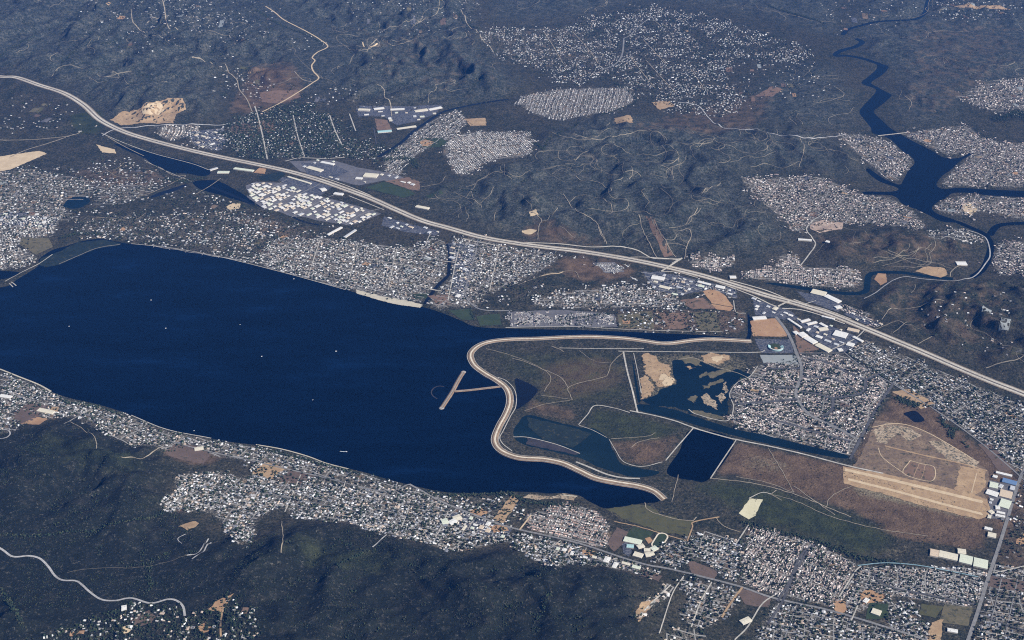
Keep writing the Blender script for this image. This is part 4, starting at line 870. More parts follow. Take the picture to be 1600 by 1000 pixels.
def land_material():
    m, nt, b = mat_nodes('land', 0.95, 0.1)
    at = nt.nodes.new('ShaderNodeAttribute'); at.attribute_name = 'cover'
    sp = nt.nodes.new('ShaderNodeSeparateColor'); nt.links.new(at.outputs['Color'], sp.inputs[0])
    nb = noise_node(nt, 0.0011, 5.0, 0.6); nm = noise_node(nt, 0.009, 5.0, 0.65); nf = noise_node(nt, 0.045, 4.0, 0.7)
    ns = noise_node(nt, 0.11, 2.0, 0.6)
    scrub = ramp(nt, nb, [(0.30, (0.017, 0.022, 0.015)), (0.5, (0.027, 0.029, 0.020)), (0.70, (0.042, 0.037, 0.026))])
    scrub = mixc(nt, ramp(nt, nm, [(0.42, (0, 0, 0)), (0.68, (1, 1, 1))]), scrub, (0.055, 0.049, 0.035))
    scrub = mixc(nt, ramp(nt, nf, [(0.57, (0, 0, 0)), (0.68, (1, 1, 1))]), scrub, (0.095, 0.085, 0.066))
    scrub = mixc(nt, ramp(nt, nf, [(0.36, (1, 1, 1)), (0.50, (0, 0, 0))]), scrub, (0.009, 0.013, 0.010))
    a2 = nt.nodes.new('ShaderNodeAttribute'); a2.attribute_name = 'growth'
    s2 = nt.nodes.new('ShaderNodeSeparateColor'); nt.links.new(a2.outputs['Color'], s2.inputs[0])
    nq = noise_node(nt, 0.017, 5.0, 0.72)
    hazy_sage = ramp(nt, nm, [(0.3, (0.030, 0.037, 0.038)), (0.5, (0.052, 0.058, 0.056)), (0.7, (0.088, 0.087, 0.075))])  # sage scrub with some blue of distance haze put into its colour
    hazy_sage = mixc(nt, ramp(nt, nq, [(0.40, (1, 1, 1)), (0.49, (0, 0, 0))]), hazy_sage, (0.018, 0.025, 0.026))
    hazy_sage = mixc(nt, ramp(nt, nq, [(0.58, (0, 0, 0)), (0.70, (1, 1, 1))]), hazy_sage, (0.14, 0.13, 0.105))
    hazy_sage = mixc(nt, ramp(nt, nf, [(0.40, (1, 1, 1)), (0.52, (0, 0, 0))]), hazy_sage, (0.020, 0.027, 0.022))
    hazy_sage = mixc(nt, ramp(nt, nf, [(0.58, (0, 0, 0)), (0.70, (1, 1, 1))]), hazy_sage, (0.13, 0.12, 0.095))
    scrub = mixc(nt, math_n(nt, 'MULTIPLY', s2.outputs[1], 0.85), scrub, hazy_sage)
    chap = ramp(nt, nm, [(0.32, (0.007, 0.010, 0.008)), (0.55, (0.012, 0.015, 0.012)), (0.72, (0.026, 0.026, 0.022))])
    chap = mixc(nt, ramp(nt, nq, [(0.56, (0, 0, 0)), (0.70, (1, 1, 1))]), chap, (0.036, 0.036, 0.031))
    chap = mixc(nt, ramp(nt, nf, [(0.58, (0, 0, 0)), (0.72, (1, 1, 1))]), chap, (0.10, 0.095, 0.082))
    scrub = mixc(nt, s2.outputs[0], scrub, chap)
    def wet(sock, lo, hi, n):                                  # cover weight broken up by noise
        s = math_n(nt, 'MULTIPLY', n, 0.9); s = math_n(nt, 'SUBTRACT', s, 0.45)
        s = math_n(nt, 'ADD', sock, s); return ramp(nt, s, [(lo, (0, 0, 0)), (hi, (1, 1, 1))])
    brown = ramp(nt, nm, [(0.3, (0.056, 0.039, 0.027)), (0.7, (0.135, 0.092, 0.060))])
    green = ramp(nt, nm, [(0.3, (0.012, 0.020, 0.012)), (0.7, (0.046, 0.052, 0.024))])
    pale = ramp(nt, nf, [(0.3, (0.10, 0.09, 0.06)), (0.7, (0.22, 0.19, 0.13))])
    c = mixc(nt, wet(sp.outputs[0], 0.3, 0.7, nm), scrub, brown)
    c = mixc(nt, wet(sp.outputs[1], 0.3, 0.7, nm), c, green)
    c = mixc(nt, wet(sp.outputs[2], 0.3, 0.7, nf), c, pale)
    urb = ramp(nt, nf, [(0.34, (0.022, 0.026, 0.022)), (0.46, (0.062, 0.060, 0.050)), (0.56, (0.13, 0.118, 0.10)), (0.70, (0.28, 0.25, 0.21))])
    urb = mixc(nt, ramp(nt, nm, [(0.56, (0, 0, 0)), (0.66, (1, 1, 1))]), urb, ramp(nt, nb, [(0.4, (0.16, 0.105, 0.07)), (0.6, (0.24, 0.18, 0.12))]))
    c = mixc(nt, wet(at.outputs['Alpha'], 0.3, 0.62, ns), c, urb)
    c = mixc(nt, 1.0, c, ramp(nt, ns, [(0.3, (0.6, 0.6, 0.6)), (0.7, (1.35, 1.35, 1.35))]), 'MULTIPLY')
    nt.links.new(c, b.inputs['Base Color'])
    bp = nt.nodes.new('ShaderNodeBump'); bp.inputs['Strength'].default_value = 0.8; bp.inputs['Distance'].default_value = 14.0
    nt.links.new(nf, bp.inputs['Height']); nt.links.new(bp.outputs[0], b.inputs['Normal'])
    return m
land = make_mesh('ground', np.stack([X, Y, Z], -1).reshape(-1, 3), quads, np.full(len(quads), 4), [land_material()], True, [('cover', 'POINT', cov.reshape(-1, 4)), ('growth', 'POINT', cov2.reshape(-1, 4))])
link('ground', land, kind='structure')

# ------------------------------------------------------------------ ground materials
for k, a in dict(
    tan=((.30, .20, .115), (.41, .29, .17), (.21, .145, .09)), tan_light=((.46, .355, .23), (.57, .45, .30), (.35, .27, .175)),
    orange=((.31, .18, .10), (.39, .25, .14), (.24, .145, .085)), redbrown=((.15, .095, .068), (.20, .13, .09), (.11, .075, .055)),
    plough=((.10, .072, .058), (.135, .095, .075), (.075, .055, .045)), drygrass=((.10, .088, .052), (.145, .12, .072), (.07, .066, .04)),
    olive=((.066, .064, .030), (.088, .082, .038), (.05, .052, .026)), green=((.024, .040, .018), (.042, .060, .026), (.02, .03, .016)),
    reed=((.008, .016, .016), (.017, .028, .024), (.006, .011, .013)), marsh=((.012, .02, .018), (.022, .032, .024), (.035, .045, .032)),
    marshpurple=((.03, .028, .034), (.055, .048, .05), (.02, .02, .026)), darkmarsh=((.004, .007, .011), (.008, .011, .015), (.018, .020, .022)),
    greyyard=((.10, .098, .105), (.15, .145, .15), (.07, .07, .08)), paleyard=((.22, .24, .24), (.27, .29, .285), (.19, .2, .2)),
    paleyellow=((.48, .45, .30), (.58, .54, .38), (.40, .37, .25)), sand=((.42, .38, .30), (.5, .45, .36), (.3, .28, .22)),
    sand_rough=((.30, .225, .15), (.44, .35, .25), (.06, .06, .045)), airfield=((.13, .093, .066), (.235, .17, .112), (.085, .062, .046)),
    pinkpad=((.36, .26, .2), (.46, .36, .29), (.2, .15, .12)), lot=((.035, .042, .060), (.055, .062, .080), (.10, .10, .11)),
    concrete=((.36, .33, .28), (.44, .41, .35)), asphalt=((.14, .14, .14), (.19, .185, .18)), darkroad=((.055, .056, .062), (.08, .08, .085)),
    gravel=((.30, .285, .25), (.40, .375, .33)), paleroad=((.27, .265, .26), (.36, .35, .34)), trail_dim=((.16, .14, .105), (.23, .20, .15)), trail=((.20, .17, .125), (.29, .25, .19)),
    street=((.19, .185, .175), (.26, .25, .235)), median=((.16, .13, .10), (.22, .18, .135)), bluewall=((.16, .26, .30), (.2, .3, .34)), lawnline=((.5, .44, .34), (.56, .5, .4)),
    rock=((.26, .235, .205), (.36, .33, .29), (.18, .165, .15)), slope=((.19, .13, .085), (.28, .20, .135), (.13, .098, .07)),
  ).items():
    M[k] = surf(k, *a, big=0.012 if k not in ('concrete', 'asphalt') else 0.004, fine=0.06, weeds=dict(tan=.60, orange=.60, redbrown=.55, plough=.58, drygrass=.54, olive=.55, airfield=.56, tan_light=.66, sand_rough=.55, slope=.62, pinkpad=.6, greyyard=.62, reed=.56, green=.58).get(k))

def water_mat(name, deep, streak):
    m, nt, b = mat_nodes(name, 0.25, 0.25)
    b.inputs['IOR'].default_value = 1.33
    n = noise_node(nt, 0.0012, 4.0, 0.6, stretch=(1.0, 3.2, 1.0, 0.45))
    c = ramp(nt, n, [(0.36, deep), (0.58, tuple(.72 * a_ + .28 * b_ for a_, b_ in zip(deep, streak))), (0.72, streak)])
    n2 = noise_node(nt, 0.07, 3.0, 0.7)
    c = mixc(nt, 1.0, c, ramp(nt, n2, [(0.3, (0.82, 0.82, 0.82)), (0.7, (1.2, 1.2, 1.2))]), 'MULTIPLY')
    nt.links.new(c, b.inputs['Base Color'])
    bp = nt.nodes.new('ShaderNodeBump'); bp.inputs['Strength'].default_value = 0.10; bp.inputs['Distance'].default_value = 1.2
    nt.links.new(noise_node(nt, 0.09, 4.0, 0.7), bp.inputs['Height']); nt.links.new(bp.outputs[0], b.inputs['Normal'])
    return m
WM = dict(deep=water_mat('deep_water', (.0001, .0004, .0016), (.0006, .0020, .0070)), lake=water_mat('lake_water', (.0001, .0005, .0022), (.0012, .0070, .0260)), green=water_mat('green_water', (.0025, .008, .012), (.006, .016, .022)),
          murk=water_mat('murky_water', (.004, .005, .009), (.009, .010, .015)), reedwater=water_mat('reed_water', (.004, .011, .015), (.010, .021, .024)))

def sheet(name, outline, z, mat, kind='structure', spacing=None, off=0.0):
    """a polygon laid level (z) or draped on the land (spacing, off)"""
    outline = np.asarray(outline)
    pts = outline
    if spacing:
        x0, y0 = outline.min(0); x1, y1 = outline.max(0)
        ax, ay = np.meshgrid(np.arange(x0 + spacing / 2, x1, spacing), np.arange(y0 + spacing / 2, y1, spacing))
        ax = ax.ravel(); ay = ay.ravel()
        k = inside(ax, ay, outline) & (seg_dist(ax, ay, outline, True) > spacing * 0.45)
        pts = np.concatenate([outline, np.stack([ax[k], ay[k]], 1)])
    n = len(outline)
    vs, _, fs, _, _, _ = delaunay_2d_cdt([Vector(q) for q in pts], [], [list(range(n))], 1, 0.01)
    vs = np.array([tuple(v) for v in vs])
    zz = np.full(len(vs), z) if not spacing else np.maximum(height(vs[:, 0], vs[:, 1]), 0.1) + off
    me = pydata(name, np.column_stack([vs, zz]), fs, [mat], True)
    return link(name, me, kind=kind)
for i, (nme, p, mt) in enumerate(POLYS):
    sheet(nme, p, 0.0 if nme in ('lake', 'reservoir') else 0.02 + 0.01 * i, WM[mt])

def rough_edge(p, step=22.0, j=5.0, seed=0):
    p = np.asarray(p); out = []
    for i in range(len(p)):
        a, b = p[i], p[(i + 1) % len(p)]; k = max(1, int(np.linalg.norm(b - a) / step))
        out.append(a + (b - a) * (np.arange(k) / k)[:, None])
    out = np.concatenate(out)
    return out + j * np.stack([fbm(out[:, 0] + 97 * seed, out[:, 1], 62, 3, .7), fbm(out[:, 0], out[:, 1] + 300 + 97 * seed, 62, 3, .7)], 1) * 1.6
FIELD_WORLD = []
NATURAL = ('sandbar', 'marsh', 'reed_bed', 'mud_flat', 'quarry', 'quarry_floor', 'graded_hillside', 'dirt_yard', 'peninsula', 'pad', 'meadow')
for i, (nme, p, mt, layer) in enumerate(PATCHES):
    wpl = T(p)
    if nme in ('reed_bed', 'mud_flat', 'sandbar', 'peninsula') or mt == 'sand':        # these rise out of the water
        wpl = rough_edge(G(p), 9, 13 if nme == 'sandbar' else 5, i)
        sheet(nme, wpl, 0, M[mt], spacing=20.0, off=0.9 + 0.5 * layer + 0.008 * i)
    else:
        wpl = rough_edge(wpl, 20, 9 if nme in NATURAL else 6.0 if 'dirt' in nme or 'ground' in nme else 3.0, i)
        sheet(nme, wpl, 0, M[mt], spacing=36.0, off=1.0 + 0.6 * layer + 0.008 * i)
    FIELD_WORLD.append((nme, wpl))

# ------------------------------------------------------------------ roads
ROAD_WORLD = []
def ribbon_mesh(name, line, width, off, mat, z=None, lat=0.0):
    d = np.gradient(line, axis=0); d /= np.linalg.norm(d, axis=1)[:, None] + 1e-9
    nrm = np.stack([-d[:, 1], d[:, 0]], 1); cols = max(2, int(width / 14) + 2)
    ts = np.linspace(-0.5, 0.5, cols); vs = []
    for t in ts:
        q = line + nrm * (t * width + lat)
        zz = np.maximum(height(q[:, 0], q[:, 1]), 0.3) + off if z is None else (z if np.ndim(z) else np.full(len(q), z))
        vs.append(np.column_stack([q, zz]))
    n = len(line); v = np.concatenate(vs)
    f = [(c * n + i, c * n + i + 1, (c + 1) * n + i + 1, (c + 1) * n + i) for c in range(cols - 1) for i in range(n - 1)]
    f = [q[::-1] for q in f]
    return pydata(name, v, f, [mat], True)
for i, (nme, l, wd, mt) in enumerate(ROADS):
    line = smooth_line(T(l), 14); wd *= 1.2 if len(l) and np.mean([q[1] for q in l]) > 250 else 1.7
    if mt in ('trail', 'tan') and wd < 9:
        line = line + 5 * np.stack([perlin(line[:, 0] / 60, line[:, 1] / 60), perlin(line[:, 0] / 60 + 7, line[:, 1] / 60)], 1)
    link(nme, ribbon_mesh(nme, line, wd, 2.2 + 0.01 * i, M[mt]), kind='structure')
    ROAD_WORLD.append((line, wd))
ROAD_WORLD.append((fw, 104))
link('freeway_verge', ribbon_mesh('freeway_verge', fw, 98, 0, M['median'], z=fz), kind='structure')
for lat in (-22, 22):
    link('freeway_carriageway', ribbon_mesh('freeway_carriageway', fw, 26, 0, M['concrete'], z=fz + 0.9, lat=lat), kind='structure')
link('freeway_median', ribbon_mesh('freeway_median', fw, 8, 0, M['darkroad'], z=fz + 0.6), kind='structure')

# random farm tracks and fire breaks wandering over the hills
trk = np.random.default_rng(21)
for zi, cnt_ in ((1, 60), (3, 90), (4, 12), (5, 16), (0, 5), (7, 12), (8, 22), (11, 18)):
    hp = G(HILLS[zi][0]); lo = np.maximum(hp.min(0), (-8600, 6300)); hi = np.minimum(hp.max(0), (8600, 20500)); made = 0; old = []
    while made < cnt_:
        q = trk.uniform(lo, hi)
        if made and trk.random() < .2 and old: q = old[int(trk.integers(0, len(old)))]
        if not inside(q[:1], q[1:], hp)[0]: continue
        made += 1; a_ = trk.uniform(0, 6.28); hd = np.array([math.cos(a_), math.sin(a_)]); pts = [q]; ph = trk.uniform(0, 99); climb = trk.uniform(-.5, .5)
        for s_ in range(int(trk.integers(18, 60))):                # a track keeps near the contour, climbing gently
            hh = height(np.array([q[0] + 30, q[0] - 30, q[0], q[0]]), np.array([q[1], q[1], q[1] + 30, q[1] - 30])); g_ = np.array([hh[0] - hh[1], hh[2] - hh[3]]); gl = np.linalg.norm(g_) + 1e-6
            tn_ = np.array([-g_[1], g_[0]]) / gl; tn_ = tn_ if tn_ @ hd > 0 else -tn_
            hd = hd * .72 + (tn_ + climb * g_ / gl) * .28 * min(1, gl / 4); hd /= np.linalg.norm(hd) + 1e-9
            q = q + 24 * hd; pts.append(q)
        pts = np.array(pts)
        pts = pts[:max(2, int(np.argmin(np.append(inside(pts[:, 0], pts[:, 1], hp), False))))]
        if len(pts) < 8 or seg_dist(pts[:, 0], pts[:, 1], fw[::4]).min() < 90: continue
        old += list(pts[4::6])
        link('dirt_track', ribbon_mesh('dirt_track', pts, trk.uniform(2.2, 4.4) * (1 + (pts[0, 1] - 6000) / 14000), 2.0, M['trail_dim']), kind='structure')
def streets_of(t):
    """parallel residential streets: one every two rows of houses"""
    w_ = t['world']; a, b = T([t['a'], t['b']]); e = (b - a) / np.linalg.norm(b - a); n = np.array([-e[1], e[0]])
    u = (w_ - a) @ e; v = (w_ - a) @ n
    rows = np.arange(math.floor(v.min() / (2 * t['depth'])), math.ceil(v.max() / (2 * t['depth'])) + 1) * 2 * t['depth']
    return a, e, n, u.min(), u.max(), rows
for ti, t in enumerate(TOWNS):
    a, e, n, u0, u1, rows = streets_of(t)
    t['frame'] = (a, e, n, u0, u1, rows)
    vs, fs = [], []
    if t['urban'] < 0.5 or t['lot'] < 12: continue
    for r in rows:
        us = np.arange(u0, u1, 14.0)
        if t['jit'] > 0.42: break
        wob = (14 + t['jit'] * 70) * perlin(us / 240 + ti * 3.1, np.full(len(us), r / 500.0))
        p = a + us[:, None] * e + (r + wob)[:, None] * n
        ok = inside(p[:, 0], p[:, 1], t['world'])
        for i in range(len(us) - 1):
            if ok[i] and ok[i + 1]:
                k = len(vs); hw = 5.0
                for q in (p[i] + n * hw, p[i] - n * hw, p[i + 1] - n * hw, p[i + 1] + n * hw): vs.append(q)
                fs.append((k, k + 1, k + 2, k + 3))
    if t['lot'] < 34:                                           # cross streets
        for uc in np.arange(math.floor(u0 / 190) * 190, u1, 190.0):
            vr = np.arange(rows[0], rows[-1], 14.0); p = a + (uc + 8 - 40 * perlin(vr / 300.0, np.full(len(vr), ti * 1.7)))[:, None] * e + vr[:, None] * n
            ok = inside(p[:, 0], p[:, 1], t['world'])
            for i in range(len(vr) - 1):
                if ok[i] and ok[i + 1]:
                    k = len(vs)
                    for q in (p[i] - e * 4, p[i] + e * 4, p[i + 1] + e * 4, p[i + 1] - e * 4): vs.append(q)
                    fs.append((k, k + 1, k + 2, k + 3))
    if fs:
        vs = np.array(vs); v = np.column_stack([vs, np.maximum(height(vs[:, 0], vs[:, 1]), 0.3) + 1.5 + 0.005 * ti])
        link('residential_streets', pydata('residential_streets', v, fs, [M['street']], True), kind='structure')

# ================================================================== HOUSES AND TREES
PAL = {
 'white': [(.66, .66, .64), (.52, .52, .51), (.40, .385, .37), (.29, .27, .255), (.19, .185, .19), (.38, .30, .24)],
 'mixed': [(.64, .64, .63), (.48, .48, .49), (.35, .335, .325), (.25, .235, .225), (.43, .34, .27), (.17, .18, .205)],
 'tile': [(.38, .285, .24), (.45, .37, .32), (.32, .26, .235), (.52, .45, .41), (.24, .19, .175), (.60, .55, .51)],
 'pink': [(.38, .25, .20), (.44, .33, .28), (.32, .22, .18), (.50, .43, .38), (.26, .19, .165), (.56, .52, .48)],
 'grey': [(.34, .33, .32), (.27, .265, .26), (.38, .355, .32), (.22, .21, .21), (.32, .25, .21), (.50, .48, .46)],
 'tan': [(.55, .46, .36), (.64, .60, .54), (.44, .36, .28), (.70, .68, .65), (.36, .28, .22), (.50, .44, .38)],
}
ROOF_WORD = {'white': ['white', 'pale grey', 'light grey', 'brown', 'dark grey', 'tan'], 'mixed': ['white', 'pale grey', 'grey', 'brown', 'tan', 'slate'],
 'tile': ['terracotta', 'tan', 'brown', 'beige', 'dark brown', 'pale'], 'pink': ['terracotta', 'pinkish', 'red brown', 'beige', 'dark brown', 'pale'],
 'grey': ['grey', 'dark grey', 'sand coloured', 'charcoal', 'brown', 'pale grey'], 'tan': ['tan', 'cream', 'brown', 'white', 'dark brown', 'sand coloured']}
lot_rng = np.random.default_rng(17)
lot_mats = ['redbrown', 'plough', 'drygrass', 'tan', 'greyyard', 'olive', 'airfield', 'paleyard', 'lot', 'orange']
for ti, t in enumerate(TOWNS):
    a, e, n, u0, u1, rows = t['frame']; w_ = t['world']
    area = 0.5 * abs(np.dot(w_[:, 0], np.roll(w_[:, 1], 1)) - np.dot(w_[:, 1], np.roll(w_[:, 0], 1)))
    if t['lot'] < 13 or t['jit'] < 0.09: continue
    for k in range(int(min(14, area / (90000 if t['jit'] > .25 else 220000)))):
        r = lot_rng.choice(rows) + t['depth']; u = lot_rng.uniform(u0, u1); hu, hv = lot_rng.uniform(18, 48), t['depth'] * lot_rng.choice([.45, .9, .9])
        c = a + e * u + n * r; q = np.array([c + e * s1 * hu + n * s2 * hv for s1, s2 in ((-1, -1), (1, -1), (1, 1), (-1, 1))])
        if not inside(q[:, 0], q[:, 1], w_).all(): continue
        if min(seg_dist(np.array([c[0]]), np.array([c[1]]), l_, False, 120.0)[0] - wd_ / 2 for l_, wd_ in ROAD_WORLD) < 50: continue
        q = rough_edge(q, 14, 3.0, 200 + ti * 20 + k)
        sheet('vacant_lot', q, 0, M[lot_mats[int(lot_rng.integers(0, 10))]], spacing=30.0, off=1.75 + 0.01 * k)
        FIELD_WORLD.append(('vacant_lot', q))
HX, HY, HR, HW, HL, HC, HT = [], [], [], [], [], [], []
TX, TY, TS = [], [], []
for ti, t in enumerate(TOWNS):
    a, e, n, u0, u1, rows = t['frame']; ang = math.atan2(e[1], e[0]); pal = t['pal']; sc = min(1.0, (t['lot'] / t['size']) / 16.5) * t['size']
    us = np.arange(u0, u1, t['lot'])
    for r in rows:
        for side in (-1, 1):
            uu = us + RNG.uniform(-.5, .5, len(us)) * min(1.5, t['jit'] * 3.2) * t['lot']
            wob = (14 + t['jit'] * 70) * perlin(uu / 240 + ti * 3.1, np.full(len(uu), r / 500.0))
            vv = r + wob + side * (t['depth'] * 0.52 + RNG.normal(0, 1, len(us)) * t['jit'] * t['depth'] * .8)
            p = a + uu[:, None] * e + vv[:, None] * n
            fz_ = (26 + 90 * min(t['jit'], .4)) * t['size'] ** 5 * 1.2
            ok = inside(p[:, 0] + fz_ * fbm(p[:, 0], p[:, 1], 150, 3), p[:, 1] + fz_ * fbm(p[:, 0] + 500, p[:, 1], 150, 3), t['world'])
            gap = (fbm(p[:, 0], p[:, 1], 170, 3) + 0.8 * fbm(p[:, 0], p[:, 1] + 800, 520, 2)) * (0.3 + 1.6 * t['jit']) * (2.0 if 'upland' in t['where'] else 1.0)
            if t['lot'] < 34: ok &= np.mod(uu + 40 * perlin(np.full(len(uu), r / 300.0), np.full(len(uu), ti * 1.7)), 190.0) > 20.0
            keep = ok & (RNG.random(len(us)) < t['fill'] - gap * 0.9)
            kk = keep.sum()
            if kk:
                HX.append(p[keep, 0]); HY.append(p[keep, 1]); HT.append(np.full(kk, ti))
                HR.append(ang + RNG.normal(0, t['jit'] * 0.5, kk) + np.where(RNG.random(kk) < .35, math.pi / 2, 0))
                bg_ = np.where(RNG.random(kk) < .06 * (t['jit'] > .15), 1.7, 1.0); bg_ = bg_ * (1.14 if pal in ('mixed', 'white', 'tan') and t['size'] < 1.1 else 1.0); HW.append(RNG.uniform(7.5, 12.5, kk) * sc * bg_); HL.append(RNG.uniform(10, 17, kk) * sc * bg_)
                HC.append(np.minimum((RNG.random(kk) ** 0.85 * 6).astype(int), 5))
            nt_ = RNG.poisson(t['trees'] * 1.25 * ok.sum())
            if nt_:
                src = p[ok][RNG.integers(0, ok.sum(), nt_)] + RNG.normal(0, 1, (nt_, 2)) * t['depth'] * 0.36
                TX.append(src[:, 0]); TY.append(src[:, 1]); TS.append(RNG.uniform(3.6, 8.4, nt_) * t['size'])
for l, hw, spc in BELTS:
    line = T(l); far_ = float(np.clip(np.hypot(line[:, 1].mean(), EYE) / 9400.0, 1.0, 2.0)); hw *= far_; line = smooth_line(line, spc)
    k = max(2, int(hw / 4.5))
    q = np.repeat(line, k, 0) + RNG.normal(0, 1, (len(line) * k, 2)) * hw * 0.6
    TX.append(q[:, 0]); TY.append(q[:, 1]); TS.append(RNG.uniform(3.5, 7.5, len(q)))
# lone oaks and big shrubs on the near hills
pp = RNG.uniform((-4200, 6100), (1200, 8300), (26000, 2)); kp = inside(pp[:, 0], pp[:, 1], G(HILLS[0][0])) & (fbm(pp[:, 0], pp[:, 1], 420, 3) > 0.12)
TX.append(pp[kp, 0]); TY.append(pp[kp, 1]); TS.append(RNG.uniform(2.0, 4.2, kp.sum()))
# brush along the gullies: where run-off gathers
core = Z[cy0:cy1, cx0:cx1]; Hc, Wc = core.shape; vis = np.zeros(Hc * Wc)
px_ = RNG.uniform(3, Wc - 4, 60000); py_ = RNG.uniform(3, Hc - 4, 60000)
for s_ in range(60):
    i_, j_ = py_.astype(int), px_.astype(int)
    gx_ = core[i_, j_ + 1] - core[i_, j_ - 1]; gy_ = core[i_ + 1, j_] - core[i_ - 1, j_]; gl = np.hypot(gx_, gy_)
    mv = gl > 0.8; px_ = np.clip(px_ - np.where(mv, gx_ / (gl + 1e-6), 0), 3, Wc - 4); py_ = np.clip(py_ - np.where(mv, gy_ / (gl + 1e-6), 0), 3, Hc - 4)
    if s_ > 8: vis += np.bincount((py_.astype(int) * Wc + px_.astype(int))[mv], minlength=Hc * Wc)
vis = vis.reshape(Hc, Wc); gi, gj = np.nonzero((vis > 26) & (amp[cy0:cy1, cx0:cx1] > 30))
rep = 2; qx = np.repeat(core_x[gj], rep) + RNG.normal(0, 9, len(gj) * rep); qy = np.repeat(core_y[gi], rep) + RNG.normal(0, 9, len(gj) * rep)
print('gully trees', len(qx)); sel = RNG.permutation(len(qx))[:22000]
TX.append(qx[sel]); TY.append(qy[sel]); TS.append(RNG.uniform(3.0, 6.5, len(sel)) * np.clip(qy[sel] / 11000, 1, 1.5))
# bushes in the drained basin and on the brown flats
bp_ = T([(755,545),(975,548),(1175,552),(1150,690),(1545,800),(1535,865),(1340,872),(1160,815),(1040,785),(995,750),(905,715),(800,680),(838,605)])
pp = RNG.uniform(bp_.min(0), bp_.max(0), (16000, 2)); kp = inside(pp[:, 0], pp[:, 1], bp_) & (fbm(pp[:, 0], pp[:, 1], 260, 4) > 0.10)
for l_, wd_ in ROAD_WORLD: pass
TX.append(pp[kp, 0]); TY.append(pp[kp, 1]); TS.append(RNG.uniform(1.6, 3.6, kp.sum()))
hx, hy, hr, hw_, hl, hcl, ht = [np.concatenate(q) for q in (HX, HY, HR, HW, HL, HC, HT)]
tx, ty, ts = [np.concatenate(q) for q in (TX, TY, TS)]

NOBUILD = [w_ for nme, w_ in FIELD_WORLD if nme not in ('vehicle_yard', 'greenhouse_yard', 'orchard', 'graded_pad', 'quarry', 'dirt_yard')]
def clear_of(x, y, pad, fields=True):
    ok = np.interp(x, gx, np.arange(NX)); oy = np.interp(y, gy, np.arange(NY))
    good = shore[np.round(oy).astype(int), np.round(ok).astype(int)] > pad + 4
    for line, wd in ROAD_WORLD:
        good &= seg_dist(x, y, line[::3] if len(line) > 12 else line, False, 60.0) > wd / 2 + pad
    if fields:
        for w_ in NOBUILD: good &= ~inside(x, y, w_)
    return good
BUILT = []                                                     # (x, y, radius) of the large buildings, filled below
# ------------------------------------------------------------------ large buildings, each a thing of its own
def plain(name, col, rough=0.7):
    m, nt, b = mat_nodes(name, rough, 0.3)
    n = noise_node(nt, 0.12, 3.0, 0.6)
    c = mixc(nt, 1.0, col, ramp(nt, n, [(0.3, (0.82, 0.82, 0.82)), (0.7, (1.1, 1.1, 1.1))]), 'MULTIPLY')
    nt.links.new(c, b.inputs['Base Color']); return m
BM = dict(white=plain('white_roof', (.58, .57, .54)), cream=plain('cream_roof', (.53, .49, .39)), greenish=plain('pale_green_roof', (.50, .53, .43)),
          tan=plain('tan_roof', (.48, .39, .29)), grey=plain('grey_roof', (.42, .43, .44)), blue=plain('blue_roof', (.10, .17, .30)), teal=plain('teal_roof', (.30, .46, .46)),
          wall=plain('plaster_wall', (.52, .48, .42)), unit=plain('metal_unit', (.34, .35, .36), 0.5))
def box(x0, x1, y0, y1, z0, z1):
    v = [(x0, y0, z0), (x1, y0, z0), (x1, y1, z0), (x0, y1, z0), (x0, y0, z1), (x1, y0, z1), (x1, y1, z1), (x0, y1, z1)]
    f = [(0, 3, 2, 1), (4, 5, 6, 7), (0, 1, 5, 4), (1, 2, 6, 5), (2, 3, 7, 6), (3, 0, 4, 7)]
    return v, f
UNIT_MESH = pydata('roof_unit', *box(-2.2, 2.2, -1.6, 1.6, 0, 2.2), [BM['unit']])
def shed(p0, p1, width, col, label, group=None, name='warehouse', cat='warehouse', h=10.0, units=3, world=False):
    a, b = (np.array(p0), np.array(p1)) if world else T([p0, p1])
    width = width * 1.2
    c = (a + b) / 2; L = np.linalg.norm(b - a); ang = math.atan2(b[1] - a[1], b[0] - a[0])
    z = float(height(*c))
    o = link(name, None, label=label, cat=cat, group=group, loc=(c[0], c[1], z)); o.rotation_euler[2] = ang
    hl_, hw2 = L / 2, width / 2
    v, f = box(-hl_, hl_, -hw2, hw2, -4, h); f = [q for i, q in enumerate(f) if i != 0]
    link('wall', pydata('wall', v, f, [BM['wall']]), parent=o)
    # low pitched roof with an overhanging edge and a ridge along the length
    e = 0.8; v = [(-hl_ - e, -hw2 - e, h + .05), (hl_ + e, -hw2 - e, h + .05), (hl_ + e, hw2 + e, h + .05), (-hl_ - e, hw2 + e, h + .05),
         (-hl_ - e, -hw2 - e, h + 1), (hl_ + e, -hw2 - e, h + 1), (hl_ + e, hw2 + e, h + 1), (-hl_ - e, hw2 + e, h + 1), (-hl_ + 1, 0, h + 1 + width * .04), (hl_ - 1, 0, h + 1 + width * .04)]
    f = [(0, 3, 2, 1), (0, 1, 5, 4), (1, 2, 6, 5), (2, 3, 7, 6), (3, 0, 4, 7), (4, 5, 9, 8), (6, 7, 8, 9), (5, 6, 9), (7, 4, 8)]
    link('roof', pydata('roof', v, f, [BM[col]]), parent=o)
    for k in range(units):
        q = link('roof_unit', UNIT_MESH, parent=o); q.location = ((k + .5) / units * L * .8 - L * .4, width * .22 * (1 if k % 2 else -1), h + 1.0)
    BUILT.append((c[0], c[1], ang, hl_ + 5, hw2 + 5))
    return o
